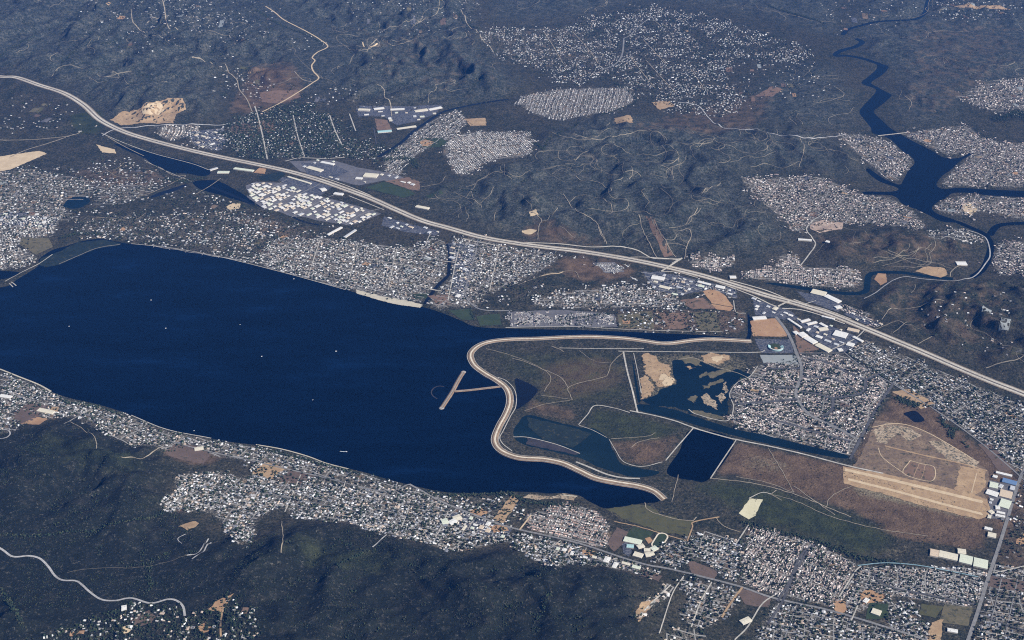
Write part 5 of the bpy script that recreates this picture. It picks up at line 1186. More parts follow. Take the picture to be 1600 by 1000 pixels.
# by the wide road at the right edge
shed((1556,739),(1581,745), 22, 'white', 'long narrow white shed at the top of the group by the wide road')
shed((1551,745),(1558,747), 28, 'white', 'small white shed left of the blue roofed building')
shed((1566,751),(1588,757), 46, 'blue', 'blue roofed industrial building beside the wide road')
shed((1546,758),(1559,761), 60, 'greenish', 'pale green square warehouse under the small white shed')
shed((1561,760),(1566,762), 40, 'grey', 'narrow grey shed between the pale green and blue roofs')
shed((1578,763),(1585,765), 44, 'grey', 'small grey shed nearest the wide road')
shed((1541,769),(1559,775), 52, 'white', 'white warehouse beside the end of the airstrip')
shed((1562,771),(1581,776), 76, 'tan', 'large tan roofed warehouse by the wide road')
shed((1562,786),(1578,791), 88, 'greenish', 'large pale green warehouse by the wide road')
shed((1555,794),(1562,795), 34, 'white', 'white shed at the left corner of the pale green warehouse')
shed((1546,799),(1551,803), 30, 'cream', 'small cream hangar at the end of the airstrip')
shed((1557,801),(1570,804), 20, 'white', 'upper of two narrow white sheds by the airstrip end')
shed((1555,806),(1570,809), 20, 'white', 'lower of two narrow white sheds by the airstrip end')
shed((1538,826),(1550,829), 26, 'white', 'white hangar above the lone cream hangar on the brown field')
shed((1543,836),(1556,839), 44, 'cream', 'lone cream hangar on brown ground by the wide road')
# long pale sheds above the curving tract
shed((1453,864),(1466,867), 64, 'tan', 'tan roofed shed at the left end of the long shed row')
shed((1467,866),(1496,873), 60, 'cream', 'long cream warehouse in the row above the curving tract')
shed((1496,862),(1509,864), 44, 'cream', 'cream shed standing behind the long shed row')
shed((1499,873),(1519,878), 76, 'greenish', 'pale green shed in the middle of the long shed row')
shed((1521,879),(1543,884), 80, 'greenish', 'large pale green shed at the right end of shed row')
# shops along the freeway
shed((1268,456),(1290,461), 76, 'cream', 'very large cream roofed store above the freeway')
shed((1290,463),(1312,473), 52, 'white', 'long white store stepping down beside the cream store')
shed((1305,482),(1314,480), 40, 'white', 'small white building at the right end of the shop car park')
shed((1176,499),(1197,497), 44, 'white', 'long white building above the orange field')
shed((1241,519),(1246,523), 34, 'white', 'small white building at the top left of the diagonal row')
shed((1250,521),(1258,527), 60, 'white', 'square white store at the head of the diagonal row')
shed((1259,528),(1274,537), 54, 'white', 'white store in the middle of the diagonal row')
shed((1276,539),(1297,550), 52, 'cream', 'long cream store at the foot of the diagonal row')
shed((1303,521),(1323,526), 84, 'white', 'big square white store between the dark car parks')
shed((1275,526),(1284,529), 34, 'white', 'white building right of the diagonal row of stores')
shed((1279,516),(1293,514), 40, 'cream', 'cream foot of the curved shop row')
shed((1281,506),(1292,512), 26, 'white', 'white slanting arm of the curved shop row')
shed((1251,504),(1265,500), 26, 'white', 'white bar shaped shop building, left of three')
shed((1261,508),(1276,504), 24, 'white', 'white bar shaped shop building, middle of three')
shed((1231,499),(1252,513), 18, 'white', 'long thin white shop building beside red brown field')
shed((1323,538),(1334,541), 52, 'white', 'white store by the lower dark car park')
shed((1284,495),(1304,500), 20, 'white', 'thin white building just below the freeway')
shed((1324,515),(1342,519), 44, 'tan', 'tan roofed building under the freeway')
shed((1333,527),(1348,535), 24, 'white', 'white building below the tan roofed one')
shed((1309,548),(1316,547), 34, 'white', 'small white building at the diagonal avenue corner')
shed((1018,434),(1038,437), 60, 'white', 'big white store on the dark car park left of overpass')
shed((1030,448),(1046,452), 40, 'cream', 'cream store below the big white store')
shed((1090,441),(1110,446), 30, 'white', 'thin white building below the freeway right of overpass')
shed((1118,448),(1132,451), 44, 'white', 'square white store below the freeway')
shed((1140,434),(1150,434), 40, 'white', 'white store above the freeway by the river')
# upper left of freeway
shed((481,262),(503,268), 60, 'cream', 'large cream warehouse above the freeway')
shed((569,274),(590,276), 90, 'cream', 'largest cream warehouse beyond the freeway by dark trees')
shed((556,279),(566,280), 40, 'white', 'small white building left of the largest cream warehouse')
shed((502,254),(522,258), 40, 'white', 'white warehouse above the large cream warehouse')
shed((450,277),(486,288), 24, 'cream', 'long thin cream shed right below the freeway')
shed((501,298),(509,296), 60, 'white', 'white square store below the freeway')
shed((522,303),(536,305), 44, 'white', 'white store at the right of the industrial park')
shed((366,264),(396,268), 40, 'greenish', 'pale green shed below the freeway at left')
shed((328,267),(340,263), 24, 'grey', 'grey barn at the marsh edge')
shed((340,270),(358,270), 44, 'greenish', 'pale green barn at the marsh edge')
shed((650,323),(670,327), 44, 'cream', 'cream building just above the freeway')
shed((512,368),(534,356), 24, 'white', 'white shed left of the long dark roofed hall')
shed((538,372),(556,360), 22, 'grey', 'long grey hall above the old town')
for p0, p1, wd, c_, lb in [((560,172),(578,173),50,'cream','cream building at the left of the far roadside strip'), ((584,171),(600,169),44,'white','white building in the far roadside strip'),
    ((610,172),(632,171),40,'white','long white building in the far roadside strip'), ((648,174),(668,172),50,'cream','large cream building in the far roadside strip'),
    ((670,172),(690,168),44,'white','white building at the right end of far roadside strip'), ((620,202),(650,198),30,'cream','long cream building by the far creek'),
    ((590,207),(612,205),50,'teal','pale teal building under the red brown field'), ((1494,412),(1510,413),60,'white','lone white tank building on the hill above the river'),
    ((1247,375),(1268,377),26,'white','long white building in the canyon below the tract'), ((1290,379),(1297,378),34,'white','small white building in the canyon'),
    ((0,619),(18,622),34,'white','long white building on the left edge below the near shore'), ((60,641),(84,646),40,'cream','cream school building on the near shore at left'),
    ((304,703),(318,701),34,'cream','cream buildings of the school in the plough field'), ((709,812),(720,808),44,'cream','cream building above the avenue'),
    ((690,817),(700,815),50,'greenish','pale green building left of the avenue'), ((702,819),(712,814),40,'white','white building by the avenue'),
    ((1158,974),(1172,968),36,'cream','cream hillside building near the bottom edge'), ((1480,985),(1496,988),26,'white','white building at the bottom edge by the tan ground'),
    ((1362,955),(1376,960),44,'cream','cream school hall inside the dark green lawn'), ((1350,938),(1356,941),40,'white','white school annex above the dark lawn'),
    ((190,952),(198,951),40,'white','big white roofed house among trees at the bottom left')]:
    shed(p0, p1, wd, c_, lb, name='hall', cat='building', h=9, units=2)
# school beside the running track
for p0, p1, wd, c_, lb in [((975,843),(1002,849),46,'greenish','pale green school hall above the courtyards'), ((979,854),(990,855),30,'teal','pale blue school block by the dark car park'),
    ((990,866),(1004,870),40,'cream','cream school block at the lower left of the campus'), ((1008,868),(1022,866),36,'cream','cream school block at the bottom of the campus'),
    ((996,856),(1006,853),30,'cream','cream school block in the middle of the campus'), ((1018,860),(1026,856),36,'greenish','pale school block nearest the running track'),
    ((1006,860),(1016,860),26,'cream','small cream school block beside the courtyard')]:
    shed(p0, p1, wd, c_, lb, name='school_building', cat='school', h=8, units=2)
sheet('school_car_park', T([(972,850),(980,846),(988,862),(982,870),(974,864)]), 0, M['lot'], spacing=36.0, off=1.9)
# running track: oval ring with a lawn inside
tc = T([(1031,845)])[0]; td = T([(1024,856),(1038,834)]); tdir = (td[1] - td[0]) / np.linalg.norm(td[1] - td[0]); tn = np.array([-tdir[1], tdir[0]])
def stadium_curve(r, half, n=14):
    out = []
    for k in range(n + 1): a_ = -math.pi / 2 + math.pi * k / n; out.append(tc + tdir * (half + r * math.cos(a_)) + tn * r * math.sin(a_))
    for k in range(n + 1): a_ = math.pi / 2 + math.pi * k / n; out.append(tc + tdir * (-half + r * math.cos(a_)) + tn * r * math.sin(a_))
    return np.array(out)
ro, ri = stadium_curve(44, 50), stadium_curve(33, 50); n_ = len(ro)
zz = float(height(*tc)) + 2.6
tr = link('running_track', None, label='oval running track with a dark green lawn beside the school', cat='running track', loc=(tc[0], tc[1], zz))
v = [(*(q - tc), 0) for q in ro] + [(*(q - tc), 0) for q in ri]
link('track_lane', pydata('track_lane', v, [(i, (i + 1) % n_, n_ + (i + 1) % n_, n_ + i) for i in range(n_)], [M['lawnline']]), parent=tr)
link('lawn', pydata('lawn', [(*(q - tc), 0.3) for q in ri], [tuple(range(n_))], [M['green']]), parent=tr)
# industrial park: rows of pale sheds
IND = T([(384,290),(400,284),(446,286),(482,302),(560,322),(596,334),(560,349),(545,352),(505,346),(455,338),(412,326),(386,308)])
ia, ib = T([(420,322),(470,298)]); ie = (ib - ia) / np.linalg.norm(ib - ia); in_ = np.array([-ie[1], ie[0]])
cnt = 0
uu_, vv_ = (IND - ia) @ ie, (IND - ia) @ in_
roof_pick = ['white', 'cream', 'grey', 'greenish', 'white', 'tan']
vcur = vv_.min(); row_no = 0
ORD = ['first', 'second', 'third', 'fourth', 'fifth', 'sixth', 'seventh', 'eighth', 'ninth', 'tenth', 'eleventh', 'twelfth', 'thirteenth', 'fourteenth', 'fifteenth', 'sixteenth', 'seventeenth', 'eighteenth', 'nineteenth', 'twentieth', 'twenty first', 'twenty second', 'twenty third', 'twenty fourth', 'twenty fifth', 'twenty sixth', 'twenty seventh', 'twenty eighth', 'twenty ninth', 'thirtieth']
while vcur < vv_.max():
    in_row = 0; wid = random.choice([20, 25, 32]); ucur = uu_.min() + random.uniform(0, 30)
    while ucur < uu_.max():
        ln = random.choice([30, 42, 54, 70])
        p0 = ia + ie * ucur + in_ * (vcur + wid * .6); p1 = p0 + ie * ln; ends = np.array([p0, p1, (p0 + p1) / 2])
        if inside(ends[:, 0], ends[:, 1], IND).all() and cnt < 290 and random.random() < .86 and all(seg_dist(ends[:, 0], ends[:, 1], l_, False, 60.0).min() > wd_ / 2 + wid / 2 + 4 for l_, wd_ in ROAD_WORLD) and not any(abs((p0 + p1)[0] / 2 - b_[0]) < 70 and abs((p0 + p1)[1] / 2 - b_[1]) < 70 for b_ in BUILT[:60]):
            c_ = roof_pick[cnt % 6] ; cnt += 1
            if in_row == 0: row_no += 1
            in_row += 1
            shed(p0, p1, wid, c_, f"{dict(white='white', cream='cream', greenish='pale green', grey='grey', tan='tan')[c_]} shed, {ORD[min(in_row, 22) - 1]} from below in the {ORD[min(row_no, 30) - 1]} row of the industrial park",
                 'sheds of the industrial park', name='industrial_shed', cat='shed', h=8, units=1, world=True)
        ucur += ln + random.uniform(16, 34)
    vcur += wid * 1.2 + random.choice([14, 14, 44])
zr = random.Random(5)
def near_built(c, pad):
    for c0, c1, ang, hl_, hw2 in BUILT:
        dx, dy = c[0] - c0, c[1] - c1; u = dx * math.cos(ang) + dy * math.sin(ang); v = -dx * math.sin(ang) + dy * math.cos(ang)
        if abs(u) < hl_ + pad and abs(v) < hw2 + pad: return True
    return False
for zp, za, zb, words_, want in ZONES:
    zw = T(zp); a, b = T([za, zb]); e = (b - a) / np.linalg.norm(b - a); got = []; tries = 0
    while len(got) < want and tries < 400:
        tries += 1
        c = np.array([zr.uniform(zw[:, 0].min(), zw[:, 0].max()), zr.uniform(zw[:, 1].min(), zw[:, 1].max())])
        if not inside(c[:1], c[1:], zw)[0]: continue
        ln, wd = zr.choice([24, 32, 44, 60]), zr.choice([16, 20, 26, 34]); d = e if zr.random() < .7 else np.array([-e[1], e[0]])
        pr = c[None]
        if near_built(c, 10 + max(ln, wd) / 2) or any(seg_dist(pr[:, 0], pr[:, 1], l_, False, 150.0)[0] < wd_ / 2 + max(ln, wd) * .6 for l_, wd_ in ROAD_WORLD): continue
        BUILT.append((c[0], c[1], math.atan2(d[1], d[0]), ln / 2 + 5, wd / 2 + 5)); got.append((c, d, ln, wd))
    got.sort(key=lambda g_: g_[0][0])
    for k, (c, d, ln, wd) in enumerate(got):
        col_ = zr.choice(['white', 'white', 'cream', 'grey', 'tan', 'greenish', 'grey'])
        shed(c - d * ln / 2, c + d * ln / 2, wd, col_, f"{dict(greenish='pale green').get(col_, col_)} roofed building, {ORD[k]} from the left {words_}", name='commercial_building', cat='building', h=7, units=2, world=True)
    sheet('paved_yard', rough_edge(zw, 20, 3, 77), 0, M['greyyard' if want % 2 else 'lot'], spacing=36.0, off=0.7)
sheet('industrial_yard', IND, 0, M['greyyard'], spacing=40.0, off=0.8)

# ------------------------------------------------------------------ ball stadium
sc_ = T([(1212,543)])[0]; sz = float(height(*sc_)) + 2
st = link('ball_stadium', None, label='small ball stadium with pale blue stands beside the dark car park', cat='stadium', loc=(sc_[0], sc_[1], sz)); st.scale = (.72, .72, .72)
v, f = [], []
for k in range(25):
    a_ = math.radians(150 + 230 * k / 24); ca, sa = math.cos(a_), math.sin(a_)
    for r_, z_ in ((62, 1), (92, 14), (96, 14), (96, -2)): v.append((r_ * ca, r_ * sa, z_))
    if k:
        for j in range(3): f.append(((k - 1) * 4 + j, (k - 1) * 4 + j + 1, k * 4 + j + 1, k * 4 + j))
link('stand', pydata('stand', v, f, [BM['teal']]), parent=st)
v, f = [], []
for k in range(15):
    a_ = math.radians(205 + 120 * k / 14); ca, sa = math.cos(a_), math.sin(a_)
    for r_, z_ in ((84, 20), (98, 21), (98, 19.5)): v.append((r_ * ca, r_ * sa, z_))
    if k:
        for j in range(2): f.append(((k - 1) * 3 + j, (k - 1) * 3 + j + 1, k * 3 + j + 1, k * 3 + j))
link('stand_roof', pydata('stand_roof', v, f, [BM['white']]), parent=st)
v = [(61 * math.cos(a_), 61 * math.sin(a_), .6) for a_ in np.linspace(math.radians(140), math.radians(400), 30)] + [(70, 75, .6), (0, 96, .6), (-70, 75, .6)]
link('outfield', pydata('outfield', v, [tuple(range(len(v)))], [M['green']]), parent=st)
v = [(0, -46, .9), (26, -18, .9), (0, 10, .9), (-26, -18, .9)]
link('infield', pydata('infield', v, [(0, 1, 2, 3)], [M['orange']]), parent=st)

# ------------------------------------------------------------------ levee, jetty, breakwater
def bank(name, line, base_w, top_w, top_z, base_z, mat, parent, cols=None):
    d = np.gradient(line, axis=0); d /= np.linalg.norm(d, axis=1)[:, None] + 1e-9; nrm = np.stack([-d[:, 1], d[:, 0]], 1)
    prof = cols or [(-base_w / 2, base_z), (-top_w / 2, top_z), (top_w / 2, top_z), (base_w / 2, base_z)]
    v = np.concatenate([np.column_stack([line + nrm * o_, np.full(len(line), z_)]) for o_, z_ in prof]); n = len(line)
    v[:, 2] += 0.8 * perlin(v[:, 0] / 35, v[:, 1] / 35) * (v[:, 2] < top_z - 0.1)
    f = [((c + 1) * n + i, (c + 1) * n + i + 1, c * n + i + 1, c * n + i) for c in range(len(prof) - 1) for i in range(n - 1)]
    f += [tuple(c * n for c in range(len(prof))), tuple(c * n + n - 1 for c in range(len(prof)))[::-1]]
    return link(name, pydata(name, v, f, [mat], False), parent=parent)
lv = smooth_line(G(LEVEE, 6.0), 14)
o = link('levee', None, label='long S shaped earth levee with a pale crest road curving into the lake', cat='levee')
bank('embankment', lv, 88, 34, 9.0, -5.0, M['slope'], o)
link('crest_road', ribbon_mesh('crest_road', lv, 14, 0, M['lawnline'], z=9.25, lat=2), parent=o)
link('toe_path', ribbon_mesh('toe_path', lv, 5, 0, M['gravel'], z=5.9, lat=-29), parent=o)
link('toe_path', ribbon_mesh('toe_path', lv, 4, 0, M['gravel'], z=5.9, lat=29), parent=o)
ROAD_WORLD.append((lv, 88))
o = link('jetty', None, label='T shaped rock jetty joined to the levee by a causeway', cat='jetty')
head = smooth_line(G([(724,581),(716,594),(707,611),(698,625),(690,637)], 3), 12)
neck = smooth_line(G([(711,611),(735,609),(760,606),(786,603)], 3), 12)
bank('jetty_head', head, 56, 24, 5.0, -5, M['slope'], o)
link('head_path', ribbon_mesh('head_path', head, 8, 0, M['rock'], z=5.2), parent=o)
bank('causeway', neck, 42, 18, 4.6, -5, M['slope'], o)
link('causeway_path', ribbon_mesh('causeway_path', neck, 6, 0, M['rock'], z=4.85), parent=o)
for e_ in (head[0], head[-1]):
    v = []; f = []
    for k in range(14):
        a_ = k / 14 * 2 * math.pi; v += [(e_[0] + 30 * math.cos(a_), e_[1] + 30 * math.sin(a_), -4), (e_[0] + 15 * math.cos(a_), e_[1] + 15 * math.sin(a_), 4.9)]
    f = [(2 * k, 2 * ((k + 1) % 14), 2 * ((k + 1) % 14) + 1, 2 * k + 1) for k in range(14)] + [tuple(2 * k + 1 for k in range(14))]
    link('rock_tip', pydata('rock_tip', v, f, [M['rock']]), parent=o)
o = link('breakwater', None, label='curved low rock breakwater off the end of the jetty', cat='breakwater')
bank('rock_bank', smooth_line(G([(694,604),(686,603),(678,606),(674,612),(676,618),(683,623)], 1), 10), 24, 7, 1.0, -4, M['marshpurple'], o)
for p, lb in [([(4,441),(12,441),(20,448)], 'lower pale pier at the harbour mouth'), ([(10,440),(18,441),(25,446)], 'upper pale pier at the harbour mouth')]:
    o = link('pier', None, label=lb, cat='pier'); bank('deck', smooth_line(G(p, 2), 10), 12, 10, 3.0, -4, M['gravel'], o)
# bridges
def bridge(p0, p1, width, label, z, piers=5):
    a, b = G([p0, p1], z); L = np.linalg.norm(b - a); c = (a + b) / 2; ang = math.atan2(b[1] - a[1], b[0] - a[0])
    o = link('bridge', None, label=label, cat='bridge', loc=(c[0], c[1], 0)); o.rotation_euler[2] = ang
    link('deck', pydata('deck', *box(-L / 2, L / 2, -width / 2, width / 2, z - 1.6, z), [M['concrete']]), parent=o)
    for s_ in (-1, 1):
        v, f = box(-L / 2, L / 2, s_ * (width / 2 + .2) - .3, s_ * (width / 2 + .2) + .3, z - .5, z + 1.3); link('parapet', pydata('parapet', v, f, [M['gravel']]), parent=o)
    for k in range(piers):
        x_ = (k + .5) / piers * L - L / 2; v, f = box(x_ - 1, x_ + 1, -width * .4, width * .4, -6, z - 1.65); link('pier', pydata('bridge_pier', v, f, [M['concrete']]), parent=o)
fzm = float(np.interp(T([(1048,414)])[0][0], fw[:, 0], fz))
bridge((1066,403),(1033,424), 16, 'road overpass crossing the freeway', fzm + 8, 6)
bridge((1372,212),(1418,207), 14, 'causeway bridge across the narrow upper reservoir', 7, 8)
bridge((1236,469),(1216,478), 14, 'bridge over the freeway near the diagonal stores', float(np.interp(T([(1226,471)])[0][0], fw[:, 0], fz)) + 8, 4)
bridge((693,408),(712,410), 10, 'upper street bridge over the flood channel', 5.2, 3)
bridge((672,452),(690,455), 10, 'lower street bridge over the flood channel', 5.2, 3)

# ------------------------------------------------------------------ boats
WHITE = plain('boat_white', (.85, .85, .84), 0.4); CABIN = plain('boat_cabin', (.30, .34, .40), 0.4)
def boat(p, ang, s, label):
    c = G(p); o = link('boat', None, label=label, cat='boat', loc=(c[0], c[1], 0.3), group='boats on the lake'); o.rotation_euler[2] = ang
    v, f = [], []
    prof = [(-6, 1.7, 2.0), (-2, 2.2, 2.1), (2, 2.0, 2.3), (5, 1.0, 2.7), (6.6, .08, 3.0)]
    for x_, w_, z_ in prof: v += [(x_, -w_ * .6, -.6), (x_, -w_, z_), (x_, w_, z_), (x_, w_ * .6, -.6)]
    for k in range(4):
        for j in range(3): f.append((k * 4 + j, k * 4 + j + 1, k * 4 + 5 + j, k * 4 + 4 + j))
    f += [(0, 3, 2, 1), (16, 17, 18, 19)]
    h_ = link('hull', pydata('hull', [(x * s, y * s, z * s) for x, y, z in v], f, [WHITE]), parent=o)
    v, f = box(-3, 2, -1.5, 1.5, 2.0, 4.0); v[5] = (1.2, -1.3, 4.0); v[6] = (1.2, 1.3, 4.0)
    link('cabin', pydata('cabin', [(x * s, y * s, z * s) for x, y, z in v], f, [CABIN]), parent=o)
    v, f = box(-3.2, 1.4, -1.6, 1.6, 4.02, 4.3); link('cabin_roof', pydata('cabin_roof', [(x * s, y * s, z * s) for x, y, z in v], f, [WHITE]), parent=o)
for p, a_, s_, lb in [((236,469),.3,1.0,'white boat alone in the upper left of the lake'), ((108,510),1.1,.9,'white boat farthest left on the lake'), ((259,513),.5,1.0,'white boat left of the lake centre'),
    ((375,507),2.0,1.0,'white boat in the middle of the lake'), ((409,557),.9,1.0,'white boat below the middle of the lake'), ((525,549),.2,1.2,'white boat right of the lake centre'),
    ((489,625),1.4,.9,'white boat towards the near shore'), ((541,706),-.12,1.2,'white boat with a wake near the lower shore'), ((459,436),.4,1.1,'white boat close to the far shore'), ((303,673),2.5,.9,'white boat moored by the near shore houses')]:
    boat(p, a_, s_, lb)
wk = G([(541,706),(536,705.6),(531,705)])
link('boat_wake', ribbon_mesh('boat_wake', smooth_line(wk, 8), 4, 0, plain('foam', (.75, .8, .82)), z=0.35), kind='stuff')

# ------------------------------------------------------------------ houses: the nearest 300 singly, the rest as one mass
ok = clear_of(hx, hy, 6.0)
tok = clear_of(tx, ty, 2.0, False)
for c0, c1, ang, hl_, hw2 in BUILT:
    for xx, yy, oo in ((hx, hy, ok), (tx, ty, tok)):
        dx, dy = xx - c0, yy - c1; u = dx * math.cos(ang) + dy * math.sin(ang); v = -dx * math.sin(ang) + dy * math.cos(ang)
        oo &= ~((np.abs(u) < hl_ + 4) & (np.abs(v) < hw2 + 4))
hx, hy, hr, hw_, hl, hcl, ht = [q[ok] for q in (hx, hy, hr, hw_, hl, hcl, ht)]
tx, ty, ts = tx[tok], ty[tok], ts[tok]
hz = height(hx, hy); tz = np.maximum(height(tx, ty), 0.2)
def in_frame(x, y, z, pad=4):
    u, v = to_photo(x, y, z); return (u > pad) & (u < 1600 - pad) & (v > pad) & (v < 1000 - pad)
def nearest(x, y, z, size, k, mask):
    d = np.sqrt(x * x + y * y + (z - EYE) ** 2) / size
    d = np.where(mask, d, 1e12); return np.argsort(d)[:k]
pick = nearest(hx, hy, hz, np.sqrt(hw_ * hl), 300, in_frame(hx, hy, hz))
WALLM = plain('house_wall', (.50, .46, .40))
wall_mesh = pydata('wall', [(-.5, -.5, -.6), (.5, -.5, -.6), (.5, .5, -.6), (-.5, .5, -.6), (-.5, -.5, 1), (.5, -.5, 1), (.5, .5, 1), (-.5, .5, 1), (-.5, 0, 1.55), (.5, 0, 1.55)],
    [(0, 1, 5, 4), (2, 3, 7, 6), (1, 2, 6, 9, 5), (3, 0, 4, 8, 7)], [WALLM])
roof_cache = {}
def roof_mesh(col):
    if col not in roof_cache:
        m = plain('roof_tiles', col, 0.85)
        e = .56; v = [(-e, -e, .93), (e, -e, .93), (e, e, .93), (-e, e, .93), (-e, 0, 1.6), (e, 0, 1.6), (-e, -e, .87), (e, -e, .87), (e, e, .87), (-e, e, .87), (-e, 0, 1.54), (e, 0, 1.54)]
        f = [(0, 1, 5, 4), (2, 3, 4, 5), (7, 6, 10, 11), (9, 8, 11, 10), (6, 7, 1, 0), (8, 9, 3, 2), (1, 7, 11, 5), (5, 11, 8, 2), (0, 4, 10, 6), (4, 3, 9, 10)]
        roof_cache[col] = pydata('roof', v, f, [m])
    return roof_cache[col]
win_mesh = pydata('window', *box(-.12, .12, -.515, -.495, .25, .7), [plain('window_glass', (.04, .05, .06), .15)])
LAND = [(nme.replace('_', ' '), w_[::2] if len(w_) > 8 else w_, True) for nme, w_ in FIELD_WORLD if nme not in ('dirt_yard',)] + [(r_[0].replace('_', ' '), l_[0][::3] if len(l_[0]) > 12 else l_[0], False) for r_, l_ in zip(ROADS, ROAD_WORLD)]
def beside(x, y, reach):
    best, word = reach, ''
    for nme, pts, cl in LAND:
        if pts[:, 0].min() - reach > x or pts[:, 0].max() + reach < x or pts[:, 1].min() - reach > y or pts[:, 1].max() + reach < y: continue
        d = float(seg_dist(np.array([x]), np.array([y]), pts, cl)[0])
        if d < best: best, word = d, f' beside the {nme}' if d < 32 else f' near the {nme}'
    return word
for i in pick:
    t = TOWNS[ht[i]]; c_ = int(hcl[i])
    big = 'large ' if hl[i] > 16 else ('small ' if hl[i] < 13.2 else '')
    lb = f"{big}{ROOF_WORD[t['pal']][c_]} roofed house{beside(hx[i], hy[i], 90)} {t['where']}"
    if len(lb.split()) > 16: lb = lb[len(big):]
    if len(lb.split()) > 16: lb = f"{big}{ROOF_WORD[t['pal']][c_]} roofed house {t['where']}"
    o = link('house', None, label=lb, cat='house', group=f"houses {t['where']}", loc=(hx[i], hy[i], hz[i]))
    o.rotation_euler[2] = hr[i]; o.scale = (hl[i], hw_[i], 4.2)
    link('wall', wall_mesh, parent=o); link('roof', roof_mesh(PAL[t['pal']][c_]), parent=o)
    link('window', win_mesh, parent=o)
rest = np.ones(len(hx), bool); rest[pick] = False
def house_mass(x, y, z, r, w_, l_, col):
    n = len(x); hgt = RNG.uniform(3.4, 5.6, n)
    base = np.array([(-.5, -.5, -.6), (.5, -.5, -.6), (.5, .5, -.6), (-.5, .5, -.6), (-.56, -.56, .95), (.56, -.56, .95), (.56, .56, .95), (-.56, .56, .95), (-.5, 0, 1.6), (.5, 0, 1.6)])
    V = np.repeat(base[None], n, 0); V = V * np.stack([l_, w_, hgt], 1)[:, None, :]
    ca, sa = np.cos(r)[:, None], np.sin(r)[:, None]
    VX = V[..., 0] * ca - V[..., 1] * sa + x[:, None]; VY = V[..., 0] * sa + V[..., 1] * ca + y[:, None]; VZ = V[..., 2] + z[:, None]
    loops = np.array([0, 1, 5, 4, 2, 3, 7, 6, 1, 2, 6, 9, 5, 3, 0, 4, 8, 7, 4, 5, 9, 8, 6, 7, 8, 9]); sizes = np.array([4, 4, 5, 5, 4, 4])
    L = (loops[None] + (np.arange(n) * 10)[:, None]).ravel(); Sz = np.tile(sizes, n)
    wall = np.clip(col * 0.3 + 0.33, 0, 1); fc = np.stack([wall] * 4 + [col] * 2, 1).reshape(-1, 3)
    return np.stack([VX, VY, VZ], -1).reshape(-1, 3), L, Sz, np.column_stack([fc, np.ones(len(fc))])
def tint_mat(name, rough=0.85):
    m, nt, b = mat_nodes(name, rough, 0.2); at = nt.nodes.new('ShaderNodeAttribute'); at.attribute_name = 'tint'
    nt.links.new(at.outputs['Color'], b.inputs['Base Color']); return m
pal_arr = np.array([PAL[t['pal']] for t in TOWNS])
col = pal_arr[ht, hcl] * RNG.uniform(.62, 1.22, (len(hx), 1)) * np.where(RNG.random((len(hx), 1)) < .12, 1.5, 1.0)
v, L, Sz, fc = house_mass(hx[rest], hy[rest], hz[rest], hr[rest], hw_[rest], hl[rest], np.clip(col[rest], 0, .85))
me = make_mesh('far_houses', v, L, Sz, [tint_mat('far_house_paint')], False, [('tint', 'FACE', fc)])
link('far_houses', me, kind='stuff', label='thousands of small houses filling the towns around the lake')

# ------------------------------------------------------------------ trees
def crown_verts(n_lat=1, seed=0):
    t_ = (1 + 5 ** .5) / 2
    v = np.array([(-1, t_, 0), (1, t_, 0), (-1, -t_, 0), (1, -t_, 0), (0, -1, t_), (0, 1, t_), (0, -1, -t_), (0, 1, -t_), (t_, 0, -1), (t_, 0, 1), (-t_, 0, -1), (-t_, 0, 1)]) / math.hypot(1, t_)
    f = [(0, 11, 5), (0, 5, 1), (0, 1, 7), (0, 7, 10), (0, 10, 11), (1, 5, 9), (5, 11, 4), (11, 10, 2), (10, 7, 6), (7, 1, 8), (3, 9, 4), (3, 4, 2), (3, 2, 6), (3, 6, 8), (3, 8, 9), (4, 9, 5), (2, 4, 11), (6, 2, 10), (8, 6, 7), (9, 8, 1)]
    return v, f
LEAF = [plain('foliage_dark', (.020, .034, .018), .9), plain('foliage_mid', (.032, .050, .024), .9), plain('foliage_olive', (.048, .054, .030), .9)]
BARK = plain('bark', (.09, .065, .045), .95)
def crown_mesh(seed, mat):
    """leaf clumps spread through the crown's volume"""
    rng = np.random.default_rng(seed); v, f = [], []
    for k in range(70):
        d = rng.normal(0, 1, 3); d /= np.linalg.norm(d); r = rng.uniform(.35, 1.0) ** .6
        c = d * r * np.array([.95, .95, .8]); s = rng.uniform(.16, .34)
        for q in range(3):
            a, b = rng.normal(0, 1, 3), rng.normal(0, 1, 3); a /= np.linalg.norm(a); b -= a * (a @ b); b /= np.linalg.norm(b); k0 = len(v)
            v += [c + a * s, c + b * s, c - a * s, c - b * s]; f.append((k0, k0 + 1, k0 + 2, k0 + 3))
    return pydata('crown', v, f, [mat])
crowns = [crown_mesh(40 + i, LEAF[i % 3]) for i in range(6)]
tv, tf = [], []
for k in range(6):
    a_ = k * math.pi / 3; tv += [(.14 * math.cos(a_), .14 * math.sin(a_), -1.9), (.06 * math.cos(a_), .06 * math.sin(a_), .1)]
tf = [(2 * k, 2 * ((k + 1) % 6), 2 * ((k + 1) % 6) + 1, 2 * k + 1) for k in range(6)]
for dx, dy in ((.5, .2), (-.4, .35), (0, -.5)):                # limbs
    k0 = len(tv); tv += [(.05, 0, -.7), (-.05, 0, -.7), (0, .05, -.7), (dx, dy, .2)]; tf += [(k0, k0 + 1, k0 + 3), (k0 + 1, k0 + 2, k0 + 3), (k0 + 2, k0, k0 + 3)]
trunk_mesh = pydata('trunk', tv, tf, [BARK])
tpick = nearest(tx, ty, tz, ts, 300, in_frame(tx, ty, tz) & (ts > 3.4))
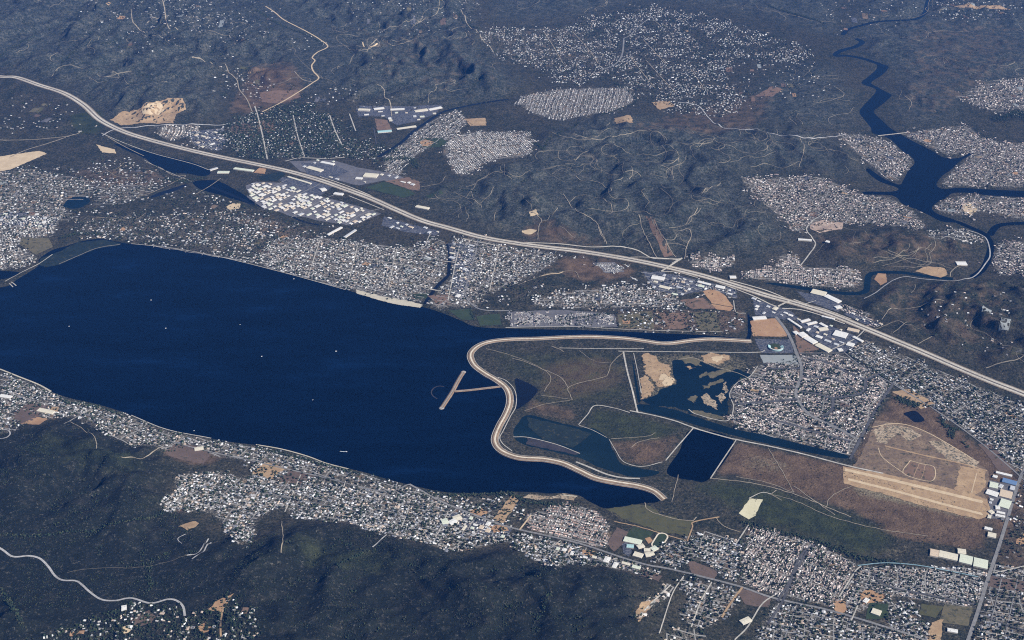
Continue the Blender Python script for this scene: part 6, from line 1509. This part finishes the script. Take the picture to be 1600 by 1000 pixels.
def tree_place(u, v):
    if u < 420:
        side = 'left end' if u < 130 else 'left part' if u < 200 else 'middle' if u < 260 else 'right part' if u < 330 else 'right end'
        return f"at the {side} of the bottom left hamlet, {'at frame edge' if v > 975 else 'by mountain road' if v < 955 else 'among its houses'}" if v > 930 else 'on the dark slopes at the lower left'
    if u < 990: return 'on the near scrub hills ' + ('left of the ravine' if u < 560 else 'under the tan yards' if u < 760 else 'left of the pale spur')
    if u < 1210: return 'among the houses below the avenue'
    if u < 1500: return 'among the bottom right houses'
    return 'by the wide road at bottom right'
for i in tpick:
    u, v_ = to_photo(tx[i], ty[i], tz[i]); k = int(RNG.integers(0, 6)); wh = tree_place(u, v_)
    lb = f"{('tall ' if ts[i] > 5.2 else '')}{('dark green', 'green', 'olive green')[k % 3]} tree{'' if 'hamlet' in wh else beside(tx[i], ty[i], 80)} {wh}"
    if len(lb.split()) > 16: lb = f"{('tall ' if ts[i] > 5.2 else '')}{('dark green', 'green', 'olive green')[k % 3]} tree {wh}"
    o = link('tree', None, label=lb, cat='tree', group=f'trees {wh}', loc=(tx[i], ty[i], tz[i] + 1.5 * ts[i]))
    o.scale = (ts[i] * 1.05, ts[i] * 1.05, ts[i]); o.rotation_euler[2] = RNG.uniform(0, 6.28)
    link('trunk', trunk_mesh, parent=o); link('crown', crowns[k], parent=o)
rest = np.ones(len(tx), bool); rest[tpick] = False
rx, ry, rz, rs = tx[rest], ty[rest], tz[rest], ts[rest]; n = len(rx)
def tree_mass(name, sel, near_):
    x, y, z, s = rx[sel], ry[sel], rz[sel], rs[sel]; n = len(x); ctr = np.stack([x, y, z + s * 1.2], 1)[:, None, :]
    if near_: bv, bf = crown_verts()
    else: bv = np.array([(1, 0, 0), (-.5, .87, 0), (-.5, -.87, 0), (0, 0, .95), (0, 0, -.9)]) * 1.05; bf = [(0, 1, 3), (1, 2, 3), (2, 0, 3), (1, 0, 4), (2, 1, 4), (0, 2, 4)]
    nv = len(bv); nf_ = len(bf)
    a_ = RNG.uniform(0, 6.28, n)[:, None]; bx = bv[None, :, 0] * np.cos(a_) - bv[None, :, 1] * np.sin(a_); by = bv[None, :, 0] * np.sin(a_) + bv[None, :, 1] * np.cos(a_)
    V = np.stack([bx, by, np.repeat(bv[None, :, 2], n, 0)], -1) * RNG.uniform(.62, 1.2, (n, nv, 1)) * s[:, None, None] + ctr
    tv_ = np.array([(.13, 0, -1.35), (-.07, .11, -1.35), (-.07, -.11, -1.35), (0, 0, -.2)])[None] * s[:, None, None] + ctr
    V = np.concatenate([V, tv_], 1).reshape(-1, 3)
    tri = np.concatenate([np.array(bf), [(nv, nv + 1, nv + 3), (nv + 1, nv + 2, nv + 3), (nv + 2, nv, nv + 3)]])
    L = (tri[None] + (np.arange(n) * (nv + 4))[:, None, None]).reshape(-1)
    lc = np.array([(.018, .030, .018), (.028, .044, .022), (.044, .050, .028), (.015, .024, .017)])[RNG.integers(0, 4, n)]
    fc = np.concatenate([np.repeat(lc[:, None], nf_, 1) * RNG.uniform(.8, 1.25, (n, nf_, 1)), np.tile(np.array([.09, .065, .045]), (n, 3, 1))], 1).reshape(-1, 3)
    return V, L, fc, n * (nf_ + 3)
parts_ = [tree_mass('', ry < 9500, True), tree_mass('', ry >= 9500, False)]
V = np.concatenate([q[0] for q in parts_]); L = np.concatenate([parts_[0][1], parts_[1][1] + len(parts_[0][0])]); fc = np.concatenate([q[2] for q in parts_])
me = make_mesh('far_trees', V, L, np.full(len(fc), 3), [tint_mat('far_foliage', .95)], False, [('tint', 'FACE', np.column_stack([fc, np.ones(len(fc))]))])
link('far_trees', me, kind='stuff', label='scattered dark trees among the houses and along the creeks')
print('houses', len(hx), 'trees', len(tx), 'sheds', len(BUILT))

# ------------------------------------------------------------------ air
hm, hnt, hb = mat_nodes('air'); hnt.nodes.remove(hb)
pv = hnt.nodes.new('ShaderNodeVolumePrincipled'); pv.inputs['Color'].default_value = (.045, .27, 1.0, 1); pv.inputs['Density'].default_value = HAZE
pv.inputs['Anisotropy'].default_value = 0.0
hnt.links.new(pv.outputs[0], hnt.nodes['Material Output'].inputs['Volume'])
v, f = box(gx[0] - 500, gx[-1] + 500, gy[0] - 500, gy[-1] + 500, float(Z.min()) - 3, CAM_H + 60)
link('haze', pydata('haze', v, f, [hm]), kind='stuff')
